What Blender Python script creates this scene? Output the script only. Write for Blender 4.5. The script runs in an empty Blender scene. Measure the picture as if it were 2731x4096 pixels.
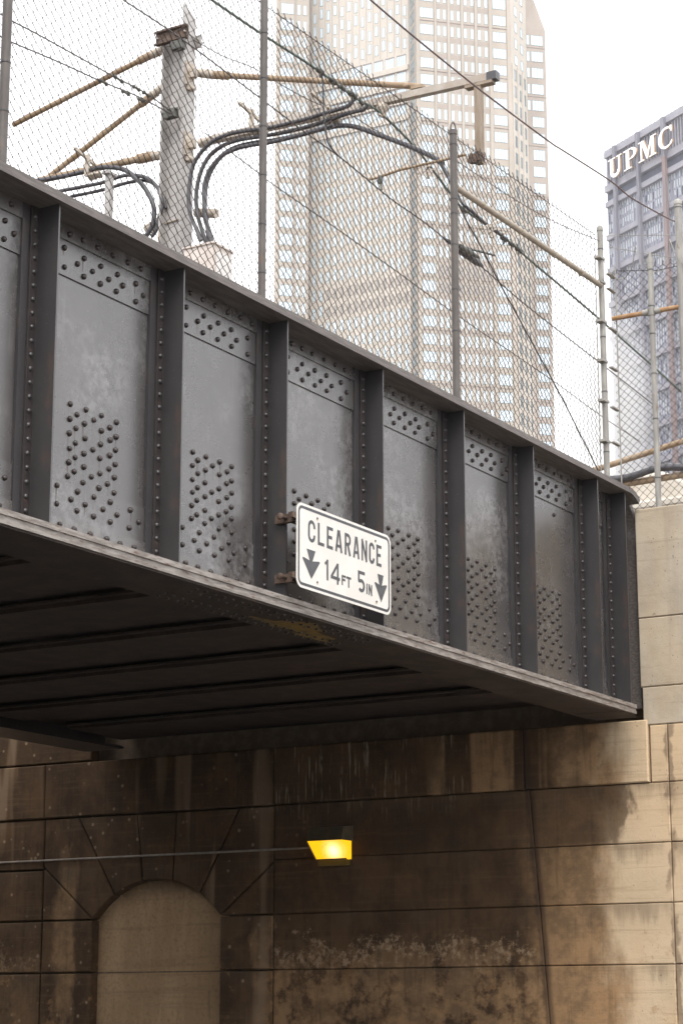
import bpy, bmesh, math, random
from mathutils import Vector, Matrix
random.seed(7)
R = math.radians
scene = bpy.context.scene
COL = scene.collection

# ------------------------------------------------------------------ camera
EYE = Vector((0, 0, 1.6))
FPX, PITCH, YAW = 8582.26, 0.2339007, 0.5396080
hv = Vector((math.cos(YAW), math.sin(YAW), 0)); rv = Vector((math.sin(YAW), -math.cos(YAW), 0)); zv = Vector((0, 0, 1))
fv = hv * math.cos(PITCH) + zv * math.sin(PITCH); uv = hv * -math.sin(PITCH) + zv * math.cos(PITCH)
cd = bpy.data.cameras.new("camera"); cam = bpy.data.objects.new("camera", cd); COL.objects.link(cam)
cam.matrix_world = Matrix((rv, uv, -fv)).transposed().to_4x4(); cam.location = EYE
cd.sensor_fit = 'VERTICAL'; cd.sensor_height = 36.0; cd.lens = 36.0 * FPX / 4096
cd.clip_start = 0.1; cd.clip_end = 6000
scene.camera = cam
scene.render.resolution_x, scene.render.resolution_y = 682, 1024

# ------------------------------------------------------------------ sky and sun (bright overcast)
SUN_EL, SUN_AZ = R(52), R(215)          # azimuth of the sun, counter-clockwise from +X
W = bpy.data.worlds.new("World"); scene.world = W; W.use_nodes = True
nt = W.node_tree; nt.nodes.clear()
sky = nt.nodes.new('ShaderNodeTexSky'); sky.sky_type = 'NISHITA'; sky.sun_disc = False
sky.sun_elevation = SUN_EL; sky.sun_rotation = R(90) - SUN_AZ
sky.dust_density = 4.0; sky.air_density = 1.0
hs = nt.nodes.new('ShaderNodeHueSaturation'); hs.inputs['Saturation'].default_value = 0.12
bg = nt.nodes.new('ShaderNodeBackground'); bg.inputs['Strength'].default_value = 0.14
wo = nt.nodes.new('ShaderNodeOutputWorld')
cl = nt.nodes.new('ShaderNodeMix'); cl.data_type = 'RGBA'; cl.inputs[0].default_value = .75; cl.inputs[7].default_value = (8.2, 8.2, 8.35, 1)   # even cloud deck over the sky
nt.links.new(sky.outputs[0], hs.inputs['Color']); nt.links.new(hs.outputs[0], cl.inputs[6]); nt.links.new(cl.outputs[2], bg.inputs[0]); nt.links.new(bg.outputs[0], wo.inputs[0])
sd = bpy.data.lights.new("sun", 'SUN'); sd.energy = .9; sd.angle = R(25); sd.color = (1.0, 0.93, 0.83)
so = bpy.data.objects.new("sun", sd); COL.objects.link(so)
sdir = Vector((math.cos(SUN_EL) * math.cos(SUN_AZ), math.cos(SUN_EL) * math.sin(SUN_AZ), math.sin(SUN_EL)))
so.rotation_euler = sdir.to_track_quat('Z', 'Y').to_euler(); so.location = (0, -20, 40)
vs = scene.view_settings; vs.view_transform = 'Standard'; vs.look = 'None'; vs.gamma = 1.0; vs.exposure = 1.15
scene.cycles.max_bounces = 6; scene.cycles.volume_bounces = 2; scene.cycles.volume_max_steps = 128

# ------------------------------------------------------------------ helpers
def at(axis, val, px, py):  # places things from image pixels, cast through the fitted camera
    """point on the plane axis=val that the reference image (1568 px wide) shows at px, py"""
    d = fv * FPX + rv * (px * 1.7417 - 1365.5) - uv * (py * 1.7417 - 2048)
    return EYE + d * ((val - EYE[axis]) / d[axis])

class MB:
    def __init__(s): s.v = []; s.f = []; s.m = []; s.sm = []
    def add(s, vs, fs, mi=0, smooth=False):
        o = len(s.v); s.v += [tuple(p) for p in vs]
        for f in fs: s.f.append(tuple(i + o for i in f)); s.m.append(mi); s.sm.append(smooth)
    def box(s, a, b, mi=0):
        x0, y0, z0 = a; x1, y1, z1 = b
        if x0 > x1: x0, x1 = x1, x0
        if y0 > y1: y0, y1 = y1, y0
        if z0 > z1: z0, z1 = z1, z0
        s.add([(x0,y0,z0),(x1,y0,z0),(x1,y1,z0),(x0,y1,z0),(x0,y0,z1),(x1,y0,z1),(x1,y1,z1),(x0,y1,z1)],
              [(0,3,2,1),(4,5,6,7),(0,1,5,4),(1,2,6,5),(2,3,7,6),(3,0,4,7)], mi)
    def obox(s, c, ax, ay, az, mi=0):
        c = Vector(c); vs = []
        for k in (-1, 1):
            for i, j in ((-1,-1),(1,-1),(1,1),(-1,1)): vs.append(c + ax*i + ay*j + az*k)
        s.add(vs, [(0,3,2,1),(4,5,6,7),(0,1,5,4),(1,2,6,5),(2,3,7,6),(3,0,4,7)], mi)
    def bar(s, p, q, w, h, mi=0, up=None):
        p = Vector(p); q = Vector(q); d = (q - p); L = d.length; d.normalize()
        u = Vector(up) if up else Vector((0,0,1))
        if abs(d.dot(u)) > .98: u = Vector((0,1,0))
        a = d.cross(u).normalized(); b = a.cross(d)
        s.obox((p+q)/2, d*(L/2), a*(w/2), b*(h/2), mi)
    def tube(s, pts, r, n=8, mi=0, caps=True, smooth=True):
        pts = [Vector(p) for p in pts]; N = len(pts); rings = []
        rr = r if isinstance(r, (list, tuple)) else [r]*N
        t0 = (pts[1]-pts[0]).normalized(); u = Vector((0,0,1))
        if abs(t0.dot(u)) > .95: u = Vector((1,0,0))
        a = t0.cross(u).normalized(); vs = []
        for i, p in enumerate(pts):
            t = (pts[min(i+1,N-1)] - pts[max(i-1,0)]).normalized()
            a = (a - t*a.dot(t)).normalized(); b = t.cross(a)
            for k in range(n):
                an = 2*math.pi*k/n; vs.append(p + (a*math.cos(an) + b*math.sin(an))*rr[i])
        fs = []
        for i in range(N-1):
            for k in range(n): fs.append((i*n+k, i*n+(k+1)%n, (i+1)*n+(k+1)%n, (i+1)*n+k))
        s.add(vs, fs, mi, smooth)
        if caps: s.add([vs[k] for k in range(n)], [tuple(reversed(range(n)))], mi); s.add(vs[-n:], [tuple(range(n))], mi)
    def prism(s, poly, fn, d0, d1, mi=0, cham=0, inset=0):
        """poly in 2D, extruded from depth d0 (front) to d1; fn(a,b,d)->xyz"""
        A = sum(poly[i][0]*poly[(i+1)%len(poly)][1]-poly[(i+1)%len(poly)][0]*poly[i][1] for i in range(len(poly)))
        if A < 0: poly = poly[::-1]
        if cham or inset:
            o = inset_poly(poly, inset); n = len(o)
            if cham:
                fr = inset_poly(poly, inset+cham)
                vs = [fn(a,b,d0) for a,b in fr] + [fn(a,b,d0+(cham if d1>d0 else -cham)) for a,b in o] + [fn(a,b,d1) for a,b in o]
                fs = [tuple(range(n))]
                for L in (0, 1):
                    for i in range(n): j=(i+1)%n; fs.append((L*n+i,(L+1)*n+i,(L+1)*n+j,L*n+j))
                s.add(vs, fs, mi); return
            poly = o
        n = len(poly)
        vs = [fn(a,b,d0) for a,b in poly] + [fn(a,b,d1) for a,b in poly]
        fs = [tuple(range(n)), tuple(range(2*n-1, n-1, -1))]
        for i in range(n): j=(i+1)%n; fs.append((i, n+i, n+j, j))
        s.add(vs, fs, mi)
    def build(s, name, mats, parent=None, loc=None, fix=True):
        me = bpy.data.meshes.new(name); me.from_pydata(s.v, [], s.f)
        if not isinstance(mats, (list, tuple)): mats = [mats]
        for m in mats: me.materials.append(m)
        me.polygons.foreach_set('material_index', s.m); me.polygons.foreach_set('use_smooth', s.sm)
        if fix:
            bm = bmesh.new(); bm.from_mesh(me); bmesh.ops.recalc_face_normals(bm, faces=bm.faces); bm.to_mesh(me); bm.free()
        me.update()
        o = bpy.data.objects.new(name, me); COL.objects.link(o)
        if parent: par(o, parent)
        if loc: o.location = loc
        return o

def wloc(o):
    v = Vector((0,0,0))
    while o: v += o.location; o = o.parent
    return v
def par(o, p):
    o.parent = p; o.location = o.location - wloc(p)     # meshes are written in world coordinates
def inset_poly(poly, d):
    n = len(poly); out = []
    for i in range(n):
        p0 = Vector(poly[i-1]); p1 = Vector(poly[i]); p2 = Vector(poly[(i+1)%n])
        e1 = (p1-p0).normalized(); e2 = (p2-p1).normalized()
        n1 = Vector((-e1.y, e1.x)); n2 = Vector((-e2.y, e2.x))
        b = n1+n2; k = max(0.35, b.length_squared/2)
        out.append(tuple(p1 + b*(d/k)))
    return out
def spline(pts, n=8):
    P = [Vector(p) for p in pts]; P = [P[0]*2-P[1]] + P + [P[-1]*2-P[-2]]; out = []
    for i in range(1, len(P)-2):
        a, b, c, d = P[i-1:i+3]
        for k in range(n):
            t = k/n; out.append(0.5*((2*b) + (c-a)*t + (2*a-5*b+4*c-d)*t*t + (3*b-a-3*c+d)*t**3))
    return out + [P[-2]]
def tag(o, label=None, cat=None, group=None, kind=None):
    if label: o['label'] = label
    if cat: o['category'] = cat
    if group: o['group'] = group
    if kind: o['kind'] = kind
    return o
def thing(name, loc, label, cat, group=None):
    o = bpy.data.objects.new(name, None); COL.objects.link(o); o.location = loc; o.empty_display_size = .2
    return tag(o, label, cat, group)
def copy(o, loc, parent=None):
    c = o.copy(); COL.objects.link(c); c.location = loc
    if parent: c.parent = parent
    return c

# ------------------------------------------------------------------ materials
class NT:
    def __init__(s, name):
        s.m = bpy.data.materials.new(name); s.m.use_nodes = True; s.t = s.m.node_tree; s.t.nodes.clear()
        s.out = s.n('ShaderNodeOutputMaterial'); s.b = s.n('ShaderNodeBsdfPrincipled'); s.l(s.b.outputs[0], s.out.inputs[0])
        s.co = s.n('ShaderNodeTexCoord').outputs['Object']
    def n(s, t, **k):
        x = s.t.nodes.new(t)
        for a, b in k.items(): setattr(x, a, b)
        return x
    def l(s, a, b): s.t.links.new(a, b)
    def noise(s, scale, detail=4, rough=.6, vec=(1,1,1), off=(0,0,0)):
        mp = s.n('ShaderNodeMapping'); mp.inputs['Scale'].default_value = vec; mp.inputs['Location'].default_value = off
        s.l(s.co, mp.inputs[0]); x = s.n('ShaderNodeTexNoise'); s.l(mp.outputs[0], x.inputs['Vector'])
        x.inputs['Scale'].default_value = scale; x.inputs['Detail'].default_value = detail; x.inputs['Roughness'].default_value = rough
        return x.outputs['Fac']
    def ramp(s, f, a, b, inv=False):
        x = s.n('ShaderNodeMapRange'); x.interpolation_type = 'SMOOTHSTEP'; s.l(f, x.inputs[0])
        x.inputs[1].default_value = a; x.inputs[2].default_value = b
        x.inputs[3].default_value = 1. if inv else 0.; x.inputs[4].default_value = 0. if inv else 1.
        return x.outputs[0]
    def math(s, op, a, b=None):
        x = s.n('ShaderNodeMath', operation=op)
        for i, v in enumerate((a, b)):
            if v is None: continue
            if isinstance(v, (int, float)): x.inputs[i].default_value = v
            else: s.l(v, x.inputs[i])
        return x.outputs[0]
    def mix(s, f, a, b):
        x = s.n('ShaderNodeMix', data_type='RGBA')
        for i, v in ((0, f), (6, a), (7, b)):
            if isinstance(v, (int, float)): x.inputs[i].default_value = v
            elif isinstance(v, tuple): x.inputs[i].default_value = (*v, 1)
            else: s.l(v, x.inputs[i])
        return x.outputs[2]
    def xyz(s):
        x = s.n('ShaderNodeSeparateXYZ'); s.l(s.co, x.inputs[0]); return x.outputs
    def fin(s, col, rough=.6, metal=0., bump=None, bs=.3, bd=.01, spec=.5):
        if isinstance(col, tuple): s.b.inputs['Base Color'].default_value = (*col, 1)
        else: s.l(col, s.b.inputs['Base Color'])
        if isinstance(rough, (int, float)): s.b.inputs['Roughness'].default_value = rough
        else: s.l(rough, s.b.inputs['Roughness'])
        s.b.inputs['Metallic'].default_value = metal; s.b.inputs['Specular IOR Level'].default_value = spec
        if bump is not None:
            x = s.n('ShaderNodeBump'); x.inputs['Strength'].default_value = bs; x.inputs['Distance'].default_value = bd
            s.l(bump, x.inputs['Height']); s.l(x.outputs[0], s.b.inputs['Normal'])
        return s.m
def mat_mottle(name, c1, c2, scale=8, rough=.6, metal=0., vec=(1,1,1), lo=.4, hi=.65, c3=None, s3=30, l3=.6, h3=.75, bs=.15, spec=.5):
    t = NT(name); f = t.noise(scale, 5, .65, vec); c = t.mix(t.ramp(f, lo, hi), c1, c2)
    if c3: c = t.mix(t.ramp(t.noise(s3, 4, .6, vec, (3,1,2)), l3, h3), c, c3)
    return t.fin(c, rough, metal, t.noise(scale*5, 4), bs, .004, spec)

M = {}
def web_mat():
    t = NT('grey_bridge_paint')
    patch = t.math('MULTIPLY', t.ramp(t.noise(1.15, 3, .5), .47, .62), t.ramp(t.noise(13, 6, .72), .40, .62))
    speck = t.ramp(t.noise(60, 2, .5), .70, .76)
    streak = t.math('MULTIPLY', t.ramp(t.noise(6, 3, .6, (4, 1, .16)), .58, .74), t.ramp(t.noise(2, 2), .42, .6))
    c = t.mix(t.ramp(t.noise(2.2, 4), .35, .7), (.043, .0385, .038), (.058, .052, .050))
    c = t.mix(t.math('MULTIPLY', patch, .36), c, (.25, .245, .245))
    c = t.mix(t.math('MULTIPLY', streak, .3), c, (.15, .145, .142))
    c = t.mix(t.math('MULTIPLY', speck, .6), c, (.26, .25, .25))
    z3 = t.xyz()[2]
    c = t.mix(t.math('MULTIPLY', t.ramp(t.math('ADD', z3, t.math('MULTIPLY', t.math('SUBTRACT', t.noise(6, 4, .7), .5), .3)), 4.48, 4.60, True), .4), c, (.095, .08, .068))
    r = t.n('ShaderNodeMapRange'); t.l(t.math('ADD', t.math('MULTIPLY', t.noise(5, 5, .7), .5), t.math('MULTIPLY', t.noise(.9, 3, .5), .5)), r.inputs[0]); r.inputs[1].default_value = .35; r.inputs[2].default_value = .65; r.inputs[3].default_value = .235; r.inputs[4].default_value = .305
    return t.fin(c, r.outputs[0], 0, t.noise(5, 3), .02, .01, 1.0)
M['web'] = web_mat()
def stiff_mat():
    t = NT('dark_stiffener_paint')
    rust = t.math('MULTIPLY', t.ramp(t.noise(7, 5, .7, (1,1,.35)), .56, .70), .7)
    c = t.mix(t.ramp(t.noise(3, 4, .6, (1,1,.4)), .35, .7), (.027, .0255, .027), (.042, .039, .040))
    c = t.mix(rust, c, (.075, .047, .036))
    c = t.mix(t.ramp(t.noise(70, 3), .66, .74), c, (.16, .15, .14))
    return t.fin(c, .33, 0, t.noise(30, 4), .05, .004, .7)
M['stiff'] = stiff_mat()
M['chalkrun'] = mat_mottle('chalky_water_run', (.13, .125, .12), (.21, .205, .20), 30, .5)
M['rustrun'] = mat_mottle('faint_rust_run', (.075, .05, .04), (.11, .08, .065), 30, .5)
M['rivet'] = mat_mottle('rust_tinged_rivet_paint', (.016, .0115, .0115), (.032, .019, .016), 45, .36, c3=(.07,.058,.053), s3=90, l3=.64, h3=.72)
M['legdark'] = mat_mottle('maroon_black_angle_paint', (.021, .0165, .0165), (.036, .027, .026), 8, .5, c3=(.065,.04,.03), s3=12, l3=.62, h3=.74)
M['flange'] = mat_mottle('worn_flange_paint', (.14, .12, .105), (.27, .243, .222), 7, .6, vec=(1,3,6), lo=.35, hi=.66, c3=(.10,.052,.034), s3=9, l3=.57, h3=.67, bs=.3)
M['topflange'] = mat_mottle('weathered_top_flange_paint', (.085, .072, .068), (.14, .122, .112), 9, .6, vec=(.5,3,6), c3=(.13,.11,.10), s3=14, l3=.58, h3=.7, bs=.3)
def soffit_mat():
    t = NT('sooty_underside_steel'); x = t.xyz()
    c = t.mix(t.ramp(t.noise(4, 5, .7), .4, .65), (.024, .0152, .0115), (.052, .033, .0245))
    c = t.mix(t.ramp(t.noise(9, 5, .7), .62, .72), c, (.065, .046, .034))
    return t.fin(c, .75, 0, t.noise(25, 4), .3, .01)
M['soffit'] = soffit_mat()
M['yellow_paint'] = mat_mottle('yellow_overspray', (.24, .145, .02), (.10, .066, .024), 12, .6)
M['galv'] = mat_mottle('galvanized_post', (.22, .21, .195), (.31, .30, .275), 10, .55, vec=(1,1,.4), c3=(.17,.11,.07), s3=14, l3=.6, h3=.72)
M['postgrey'] = mat_mottle('dull_brown_grey_post', (.07, .06, .056), (.10, .088, .081), 10, .55, vec=(1,1,.3), c3=(.12,.075,.05), s3=20, l3=.62, h3=.72)
M['rustrail'] = mat_mottle('rusty_rail', (.30, .165, .075), (.40, .27, .16), 14, .7, c3=(.16,.07,.03), s3=20)
M['palerail'] = mat_mottle('pale_tan_rail', (.28, .24, .19), (.36, .31, .25), 12, .6, c3=(.2,.13,.08), s3=9)
M['chain'] = mat_mottle('rusty_chain_wire', (.022, .014, .012), (.045, .027, .021), 30, .6)
M['chain_grey'] = mat_mottle('dull_grey_chain_wire', (.075, .068, .062), (.13, .118, .108), 30, .6)
M['mast'] = mat_mottle('pale_grey_mast_steel', (.30, .285, .275), (.39, .375, .365), 5, .5, vec=(1,1,.15), c3=(.26,.15,.08), s3=8, l3=.68, h3=.76)
M['tan'] = mat_mottle('weathered_tan_arm', (.24, .165, .10), (.31, .235, .16), 3, .6, c3=(.17,.10,.055), s3=6)
M['palearm'] = mat_mottle('grey_tan_arm', (.31, .265, .225), (.38, .34, .30), 3, .55, c3=(.26,.17,.11), s3=5)
M['dropsteel'] = mat_mottle('brown_streaked_tube', (.17, .125, .085), (.26, .21, .16), 7, .6, vec=(1,1,.25))
M['rustplate'] = mat_mottle('rusted_plate', (.06, .038, .028), (.115, .078, .058), 18, .8)
M['ceramic'] = mat_mottle('grimy_insulator', (.34, .29, .24), (.44, .39, .33), 20, .45, c3=(.15,.11,.08), s3=25)
M['cable'] = mat_mottle('black_cable_sheath', (.042, .041, .047), (.066, .064, .072), 8, .42)
M['patina'] = mat_mottle('green_patina_wire', (.075, .10, .088), (.12, .15, .13), 20, .6)
M['wire'] = mat_mottle('dark_wire', (.05, .042, .042), (.09, .075, .07), 20, .55)
M['redwire'] = mat_mottle('red_brown_wire', (.085, .045, .045), (.12, .07, .065), 20, .55)
M['clamp'] = mat_mottle('dark_bronze_clamp', (.05, .052, .045), (.10, .10, .085), 20, .5)
M['white'] = mat_mottle('white_sign_sheeting', (.60, .575, .535), (.65, .625, .585), 3, .42, c3=(.50,.43,.35), s3=5, l3=.62, h3=.78, bs=.03)
M['signrust'] = mat_mottle('faint_rust_on_sign', (.47, .38, .30), (.40, .30, .22), 40, .6)
M['black'] = mat_mottle('black_sign_ink', (.035, .036, .042), (.055, .056, .062), 6, .4, bs=.03)
M['boxpaint'] = mat_mottle('beige_box_paint', (.50, .44, .40), (.56, .50, .46), 6, .5)
M['boxdoor'] = mat_mottle('pale_box_door', (.58, .56, .54), (.64, .62, .60), 6, .5)
M['orange'] = mat_mottle('orange_sticker', (.55, .30, .10), (.6, .36, .15), 8, .5)
M['asphalt'] = mat_mottle('asphalt', (.045, .044, .043), (.065, .063, .06), 20, .9, bs=.5)
M['paving'] = mat_mottle('paving', (.24, .225, .20), (.32, .30, .27), 8, .85, bs=.3)
M['ground'] = mat_mottle('dry_ground', (.25, .23, .205), (.32, .30, .27), 1.5, .95, bs=.4)
M['paint'] = mat_mottle('road_paint', (.7, .68, .62), (.6, .58, .52), 20, .8)
M['ballast'] = mat_mottle('ballast_stone', (.14, .125, .11), (.24, .22, .19), 18, .95, bs=.8)
M['stone'] = mat_mottle('beige_tower_stone', (.335, .295, .252), (.38, .336, .293), .12, .7, vec=(1,1,.3), bs=0)
M['stone2'] = mat_mottle('tan_tower_spandrel', (.285, .247, .215), (.325, .283, .25), .12, .7, vec=(1,1,.3), bs=0)
M['stonew'] = mat_mottle('white_tower_stone', (.44, .40, .35), (.49, .445, .395), .12, .7, vec=(1,1,.3), bs=0)
M['joint'] = mat_mottle('facade_joint', (.27, .23, .21), (.29, .25, .23), 1, .8, bs=0)
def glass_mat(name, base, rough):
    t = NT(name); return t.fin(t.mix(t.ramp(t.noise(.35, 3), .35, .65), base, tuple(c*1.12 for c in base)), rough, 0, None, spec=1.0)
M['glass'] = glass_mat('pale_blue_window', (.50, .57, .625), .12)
M['glassdark'] = glass_mat('dark_window', (.16, .18, .19), .1)  # darker glass for the chamfer and side face windows
M['mull'] = mat_mottle('window_frame_grey', (.17, .24, .26), (.21, .28, .30), 2, .5, bs=0)
M['louvre'] = mat_mottle('grey_louvre', (.30, .28, .27), (.36, .34, .33), 2, .6, vec=(1,1,8), bs=0)
M['usteel'] = mat_mottle('hazed_weathering_steel', (.15, .147, .18), (.19, .185, .22), .25, .6, vec=(1,1,.4), bs=0)  # weathering steel, with the fade of distance haze mixed into its colour
M['ubeam'] = mat_mottle('hazed_steel_beam', (.25, .245, .285), (.30, .29, .33), .3, .55, bs=0)  # beams lightened to violet grey to carry the haze
M['urust'] = mat_mottle('hazed_rust_column', (.22, .15, .14), (.185, .145, .15), .15, .6, vec=(1,1,.3), bs=0)  # rust tone, paled in the colour for haze
M['uwall'] = mat_mottle('hazed_curtain_wall', (.27, .28, .345), (.32, .33, .395), .3, .4, vec=(1,1,.4), bs=0)  # bluish haze painted into the wall colour
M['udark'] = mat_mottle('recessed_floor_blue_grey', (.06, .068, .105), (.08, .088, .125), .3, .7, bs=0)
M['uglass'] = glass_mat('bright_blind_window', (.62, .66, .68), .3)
M['letter'] = mat_mottle('white_letter_face', (.86, .86, .86), (.9, .9, .9), 1, .4, bs=0)
M['letterside'] = mat_mottle('tan_letter_side', (.42, .27, .15), (.46, .31, .18), 1, .6, bs=0)
M['lamphouse'] = mat_mottle('grimy_lamp_housing', (.05, .038, .022), (.08, .06, .03), 12, .6)
M['conduit'] = mat_mottle('grey_conduit', (.20, .17, .14), (.28, .24, .20), 10, .6)

def concrete(name, base=(.36, .315, .25), soot=False):
    t = NT(name); x = t.xyz(); Y, Z = x[1], x[2]
    c = t.mix(t.ramp(t.noise(2.2, 5, .6), .35, .68), base, tuple(k*.80 for k in base))
    c = t.mix(t.math('MULTIPLY', t.ramp(t.noise(1.1, 4, .6, (1, 1, .5), (2,5,1)), .52, .66), .28), c, (.40, .28, .16))       # ochre water stain
    c = t.mix(t.math('MULTIPLY', t.ramp(t.noise(3, 4, .7, (1,.25,5)), .55, .72), .35), c, (.20, .16, .11))               # board marks
    c = t.mix(t.ramp(t.noise(55, 3, .6), .66, .72), c, (.10, .085, .07))                                                    # pits
    c = t.mix(t.math('MULTIPLY', t.ramp(t.noise(24, 2, .5, (1,1,1), (4,4,1)), .68, .73), t.math('MULTIPLY', t.ramp(t.noise(1.3, 3, .5, (1,1,1), (0,5,5)), .45, .6), .8)), c, (.12, .10, .08))
    c = t.mix(t.math('MULTIPLY', t.ramp(t.noise(4, 4, .6, (1,1,.08), (2,2,2)), .55, .7), .3), c, tuple(k*.55 for k in base))
    b = t.noise(18, 6, .7)
    if soot:
        n1 = t.noise(1.5, 5, .65, (1,1,.6), (7,0,0)); n2 = t.noise(4, 6, .72, (1,1,1.2), (1,9,4)); n3 = t.noise(1.1, 4, .6, (1,1,.5), (4,4,9))
        edge = t.math('ADD', Y, t.math('MULTIPLY', t.math('SUBTRACT', n1, .5), 1.1))
        upper = t.ramp(Z, 3.742, 3.748)
        warm = t.mix(t.ramp(n3, .35, .65), (.60, .41, .235), (.55, .42, .28))
        c = t.mix(t.math('MULTIPLY', t.ramp(Z, 4.1, 2.2, True) if False else t.ramp(Y, 7.9, 7.2, True), .0), c, warm)
        c = t.mix(.45, c, warm)
        brown = t.mix(t.ramp(n2, .38, .62), (.15, .087, .042), (.30, .175, .083))
        # three belts of staining: clean pier, brown-grey film, thick soot
        c = t.mix(t.math('MULTIPLY', t.ramp(edge, 7.95, 8.25), .88), c, brown)
        sootc = t.mix(t.ramp(t.noise(2.3, 5, .7, (1,1,.7)), .38, .66), (.034, .0190, .0105), (.082, .046, .023))
        lowz = t.math('ADD', Z, t.math('MULTIPLY', t.math('SUBTRACT', n2, .5), 1.1))
        low = t.math('MULTIPLY', t.ramp(lowz, 2.18, 2.34, True), t.ramp(t.math('ADD', t.math('MULTIPLY', t.noise(6, 6, .7, (1,1,1), (8,1,1)), .55), t.math('MULTIPLY', t.noise(1.6, 3, .6, (1,1,.8), (2,1,5)), .45)), .40, .50))
        side = t.math('MAXIMUM', t.ramp(Y, 11.82, 11.76, True) if False else t.ramp(Y, 11.75, 11.83, True), t.math('MULTIPLY', t.ramp(Y, 14.6, 14.9), .45))
        low = t.math('MULTIPLY', low, side)
        wob = t.math('ADD', Y, t.math('MULTIPLY', t.math('SUBTRACT', t.noise(2.6, 4, .65, (1,1,1), (1,3,1)), .5), .35))
        st1 = t.math('MULTIPLY', t.math('MULTIPLY', t.ramp(wob, 11.80, 11.84), t.ramp(wob, 11.98, 12.06, True)), t.ramp(Z, 3.2, 2.6, True) if False else t.ramp(lowz, 3.0, 2.8, False) if False else t.ramp(Z, 2.62, 2.70, True))
        st2 = t.math('MULTIPLY', t.math('MULTIPLY', t.ramp(wob, 14.22, 14.30), t.ramp(wob, 14.48, 14.60, True)), t.ramp(t.noise(2.2, 4, .6, (1,1,.5), (1,1,7)), .40, .50))
        low = t.math('MAXIMUM', low, t.math('MULTIPLY', t.math('MAXIMUM', st1, st2), .85))
        s = t.math('MULTIPLY', t.ramp(edge, 8.55, 9.15), t.math('SUBTRACT', 1.0, t.math('MULTIPLY', low, .78)))
        blot = t.math('MULTIPLY', t.ramp(edge, 7.95, 8.05), t.math('MULTIPLY', t.ramp(Z, 3.15, 3.25), t.math('SUBTRACT', 1.0, upper)))
        s = t.math('MAXIMUM', s, t.math('MULTIPLY', blot, .75))
        # bearing seat: brown with dark run-down bands
        band = t.ramp(t.noise(1.5, 3, .55, (1, 1.9, .03), (0,2.3,0)), .50, .57)
        useat = t.math('MAXIMUM', t.math('MULTIPLY', band, t.ramp(edge, 8.45, 8.75)), t.ramp(edge, 9.6, 10.1))
        su = t.math('ADD', t.math('MULTIPLY', s, t.math('SUBTRACT', 1.0, upper)), t.math('MULTIPLY', useat, upper))
        c = t.mix(t.math('MULTIPLY', su, .90), c, sootc)
        rim = t.math('MULTIPLY', t.math('MULTIPLY', t.ramp(lowz, 2.12, 2.24), t.ramp(lowz, 2.28, 2.42, True)), t.math('MULTIPLY', side, t.ramp(edge, 8.6, 9.1)))
        rim = t.math('MULTIPLY', rim, t.ramp(t.noise(14, 5, .75, (1,1,1), (5,5,0)), .46, .60))
        c = t.mix(t.math('MULTIPLY', rim, .7), c, (.40, .29, .19))
        # grime hanging below every course joint, fine vertical runs and board lines
        fr = t.math('FRACT', t.math('DIVIDE', t.math('SUBTRACT', Z, .480), .545))
        hang = t.math('MULTIPLY', t.ramp(t.math('ADD', fr, t.math('MULTIPLY', t.math('SUBTRACT', t.noise(7, 4, .7, (1,1,.15)), .5), .9)), .62, 1.0), t.ramp(t.noise(1.7, 3, .6, (1,1,.3), (5,0,2)), .42, .58))
        c = t.mix(t.math('MULTIPLY', t.math('MULTIPLY', hang, t.math('SUBTRACT', 1.0, upper)), .5), c, (.10, .07, .045))
        runs = t.ramp(t.noise(11, 5, .7, (1, 1, .07), (3,1,0)), .50, .66)
        c = t.mix(t.math('MULTIPLY', runs, t.math('MULTIPLY', t.ramp(edge, 7.6, 8.6), .35)), c, (.028, .02, .014))
        lines = t.ramp(t.noise(9, 4, .65, (1, .12, 3.2), (2,0,7)), .53, .66)
        c = t.mix(t.math('MULTIPLY', lines, .22), c, (.16, .105, .06))
        crack = t.math('MULTIPLY', t.ramp(t.math('ABSOLUTE', t.math('SUBTRACT', Y, t.math('ADD', 7.50, t.math('MULTIPLY', t.math('SUBTRACT', t.noise(3, 4, .7, (1,1,1), (0,8,3)), .5), .22)))), .015, .05, True), t.ramp(t.noise(2.4, 3, .6, (1,1,1), (9,9,1)), .40, .52))
        c = t.mix(t.math('MULTIPLY', crack, .6), c, (.12, .08, .055))
        ochre = t.math('MULTIPLY', t.ramp(t.noise(4, 5, .7, (1,1,1.2), (6,6,6)), .54, .66), t.ramp(lowz, 2.6, 2.0, True) if False else t.ramp(Z, 2.6, 2.0))
        c = t.mix(t.math('MULTIPLY', ochre, .45), c, (.34, .20, .095))
        jl = t.math('SUBTRACT', 8.977, t.math('MULTIPLY', t.math('SUBTRACT', 4.341, Z), .0753))
        jd = t.ramp(t.math('ABSOLUTE', t.math('SUBTRACT', t.math('ADD', Y, t.math('MULTIPLY', t.math('SUBTRACT', n2, .5), .10)), jl)), .02, .07, True)
        c = t.mix(t.math('MULTIPLY', jd, .65), c, (.045, .026, .018))
        # lime drips and spots on the upper courses
        drip = t.math('MULTIPLY', t.ramp(t.noise(20, 3, .6, (1, 1.7, .09)), .545, .60), t.ramp(t.noise(7, 3, .6, (1,1,.6), (4,2,8)), .42, .6))
        zone = t.math('MULTIPLY', t.ramp(Z, 3.45, 3.95), t.math('MULTIPLY', t.ramp(Y, 9.3, 9.9), t.ramp(Y, 11.6, 12.5, True)))
        c = t.mix(t.math('MULTIPLY', t.math('MULTIPLY', drip, zone), .6), c, (.38, .31, .22))
        vor = t.n('ShaderNodeTexVoronoi'); vor.inputs['Scale'].default_value = 9; t.l(t.co, vor.inputs['Vector'])
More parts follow.
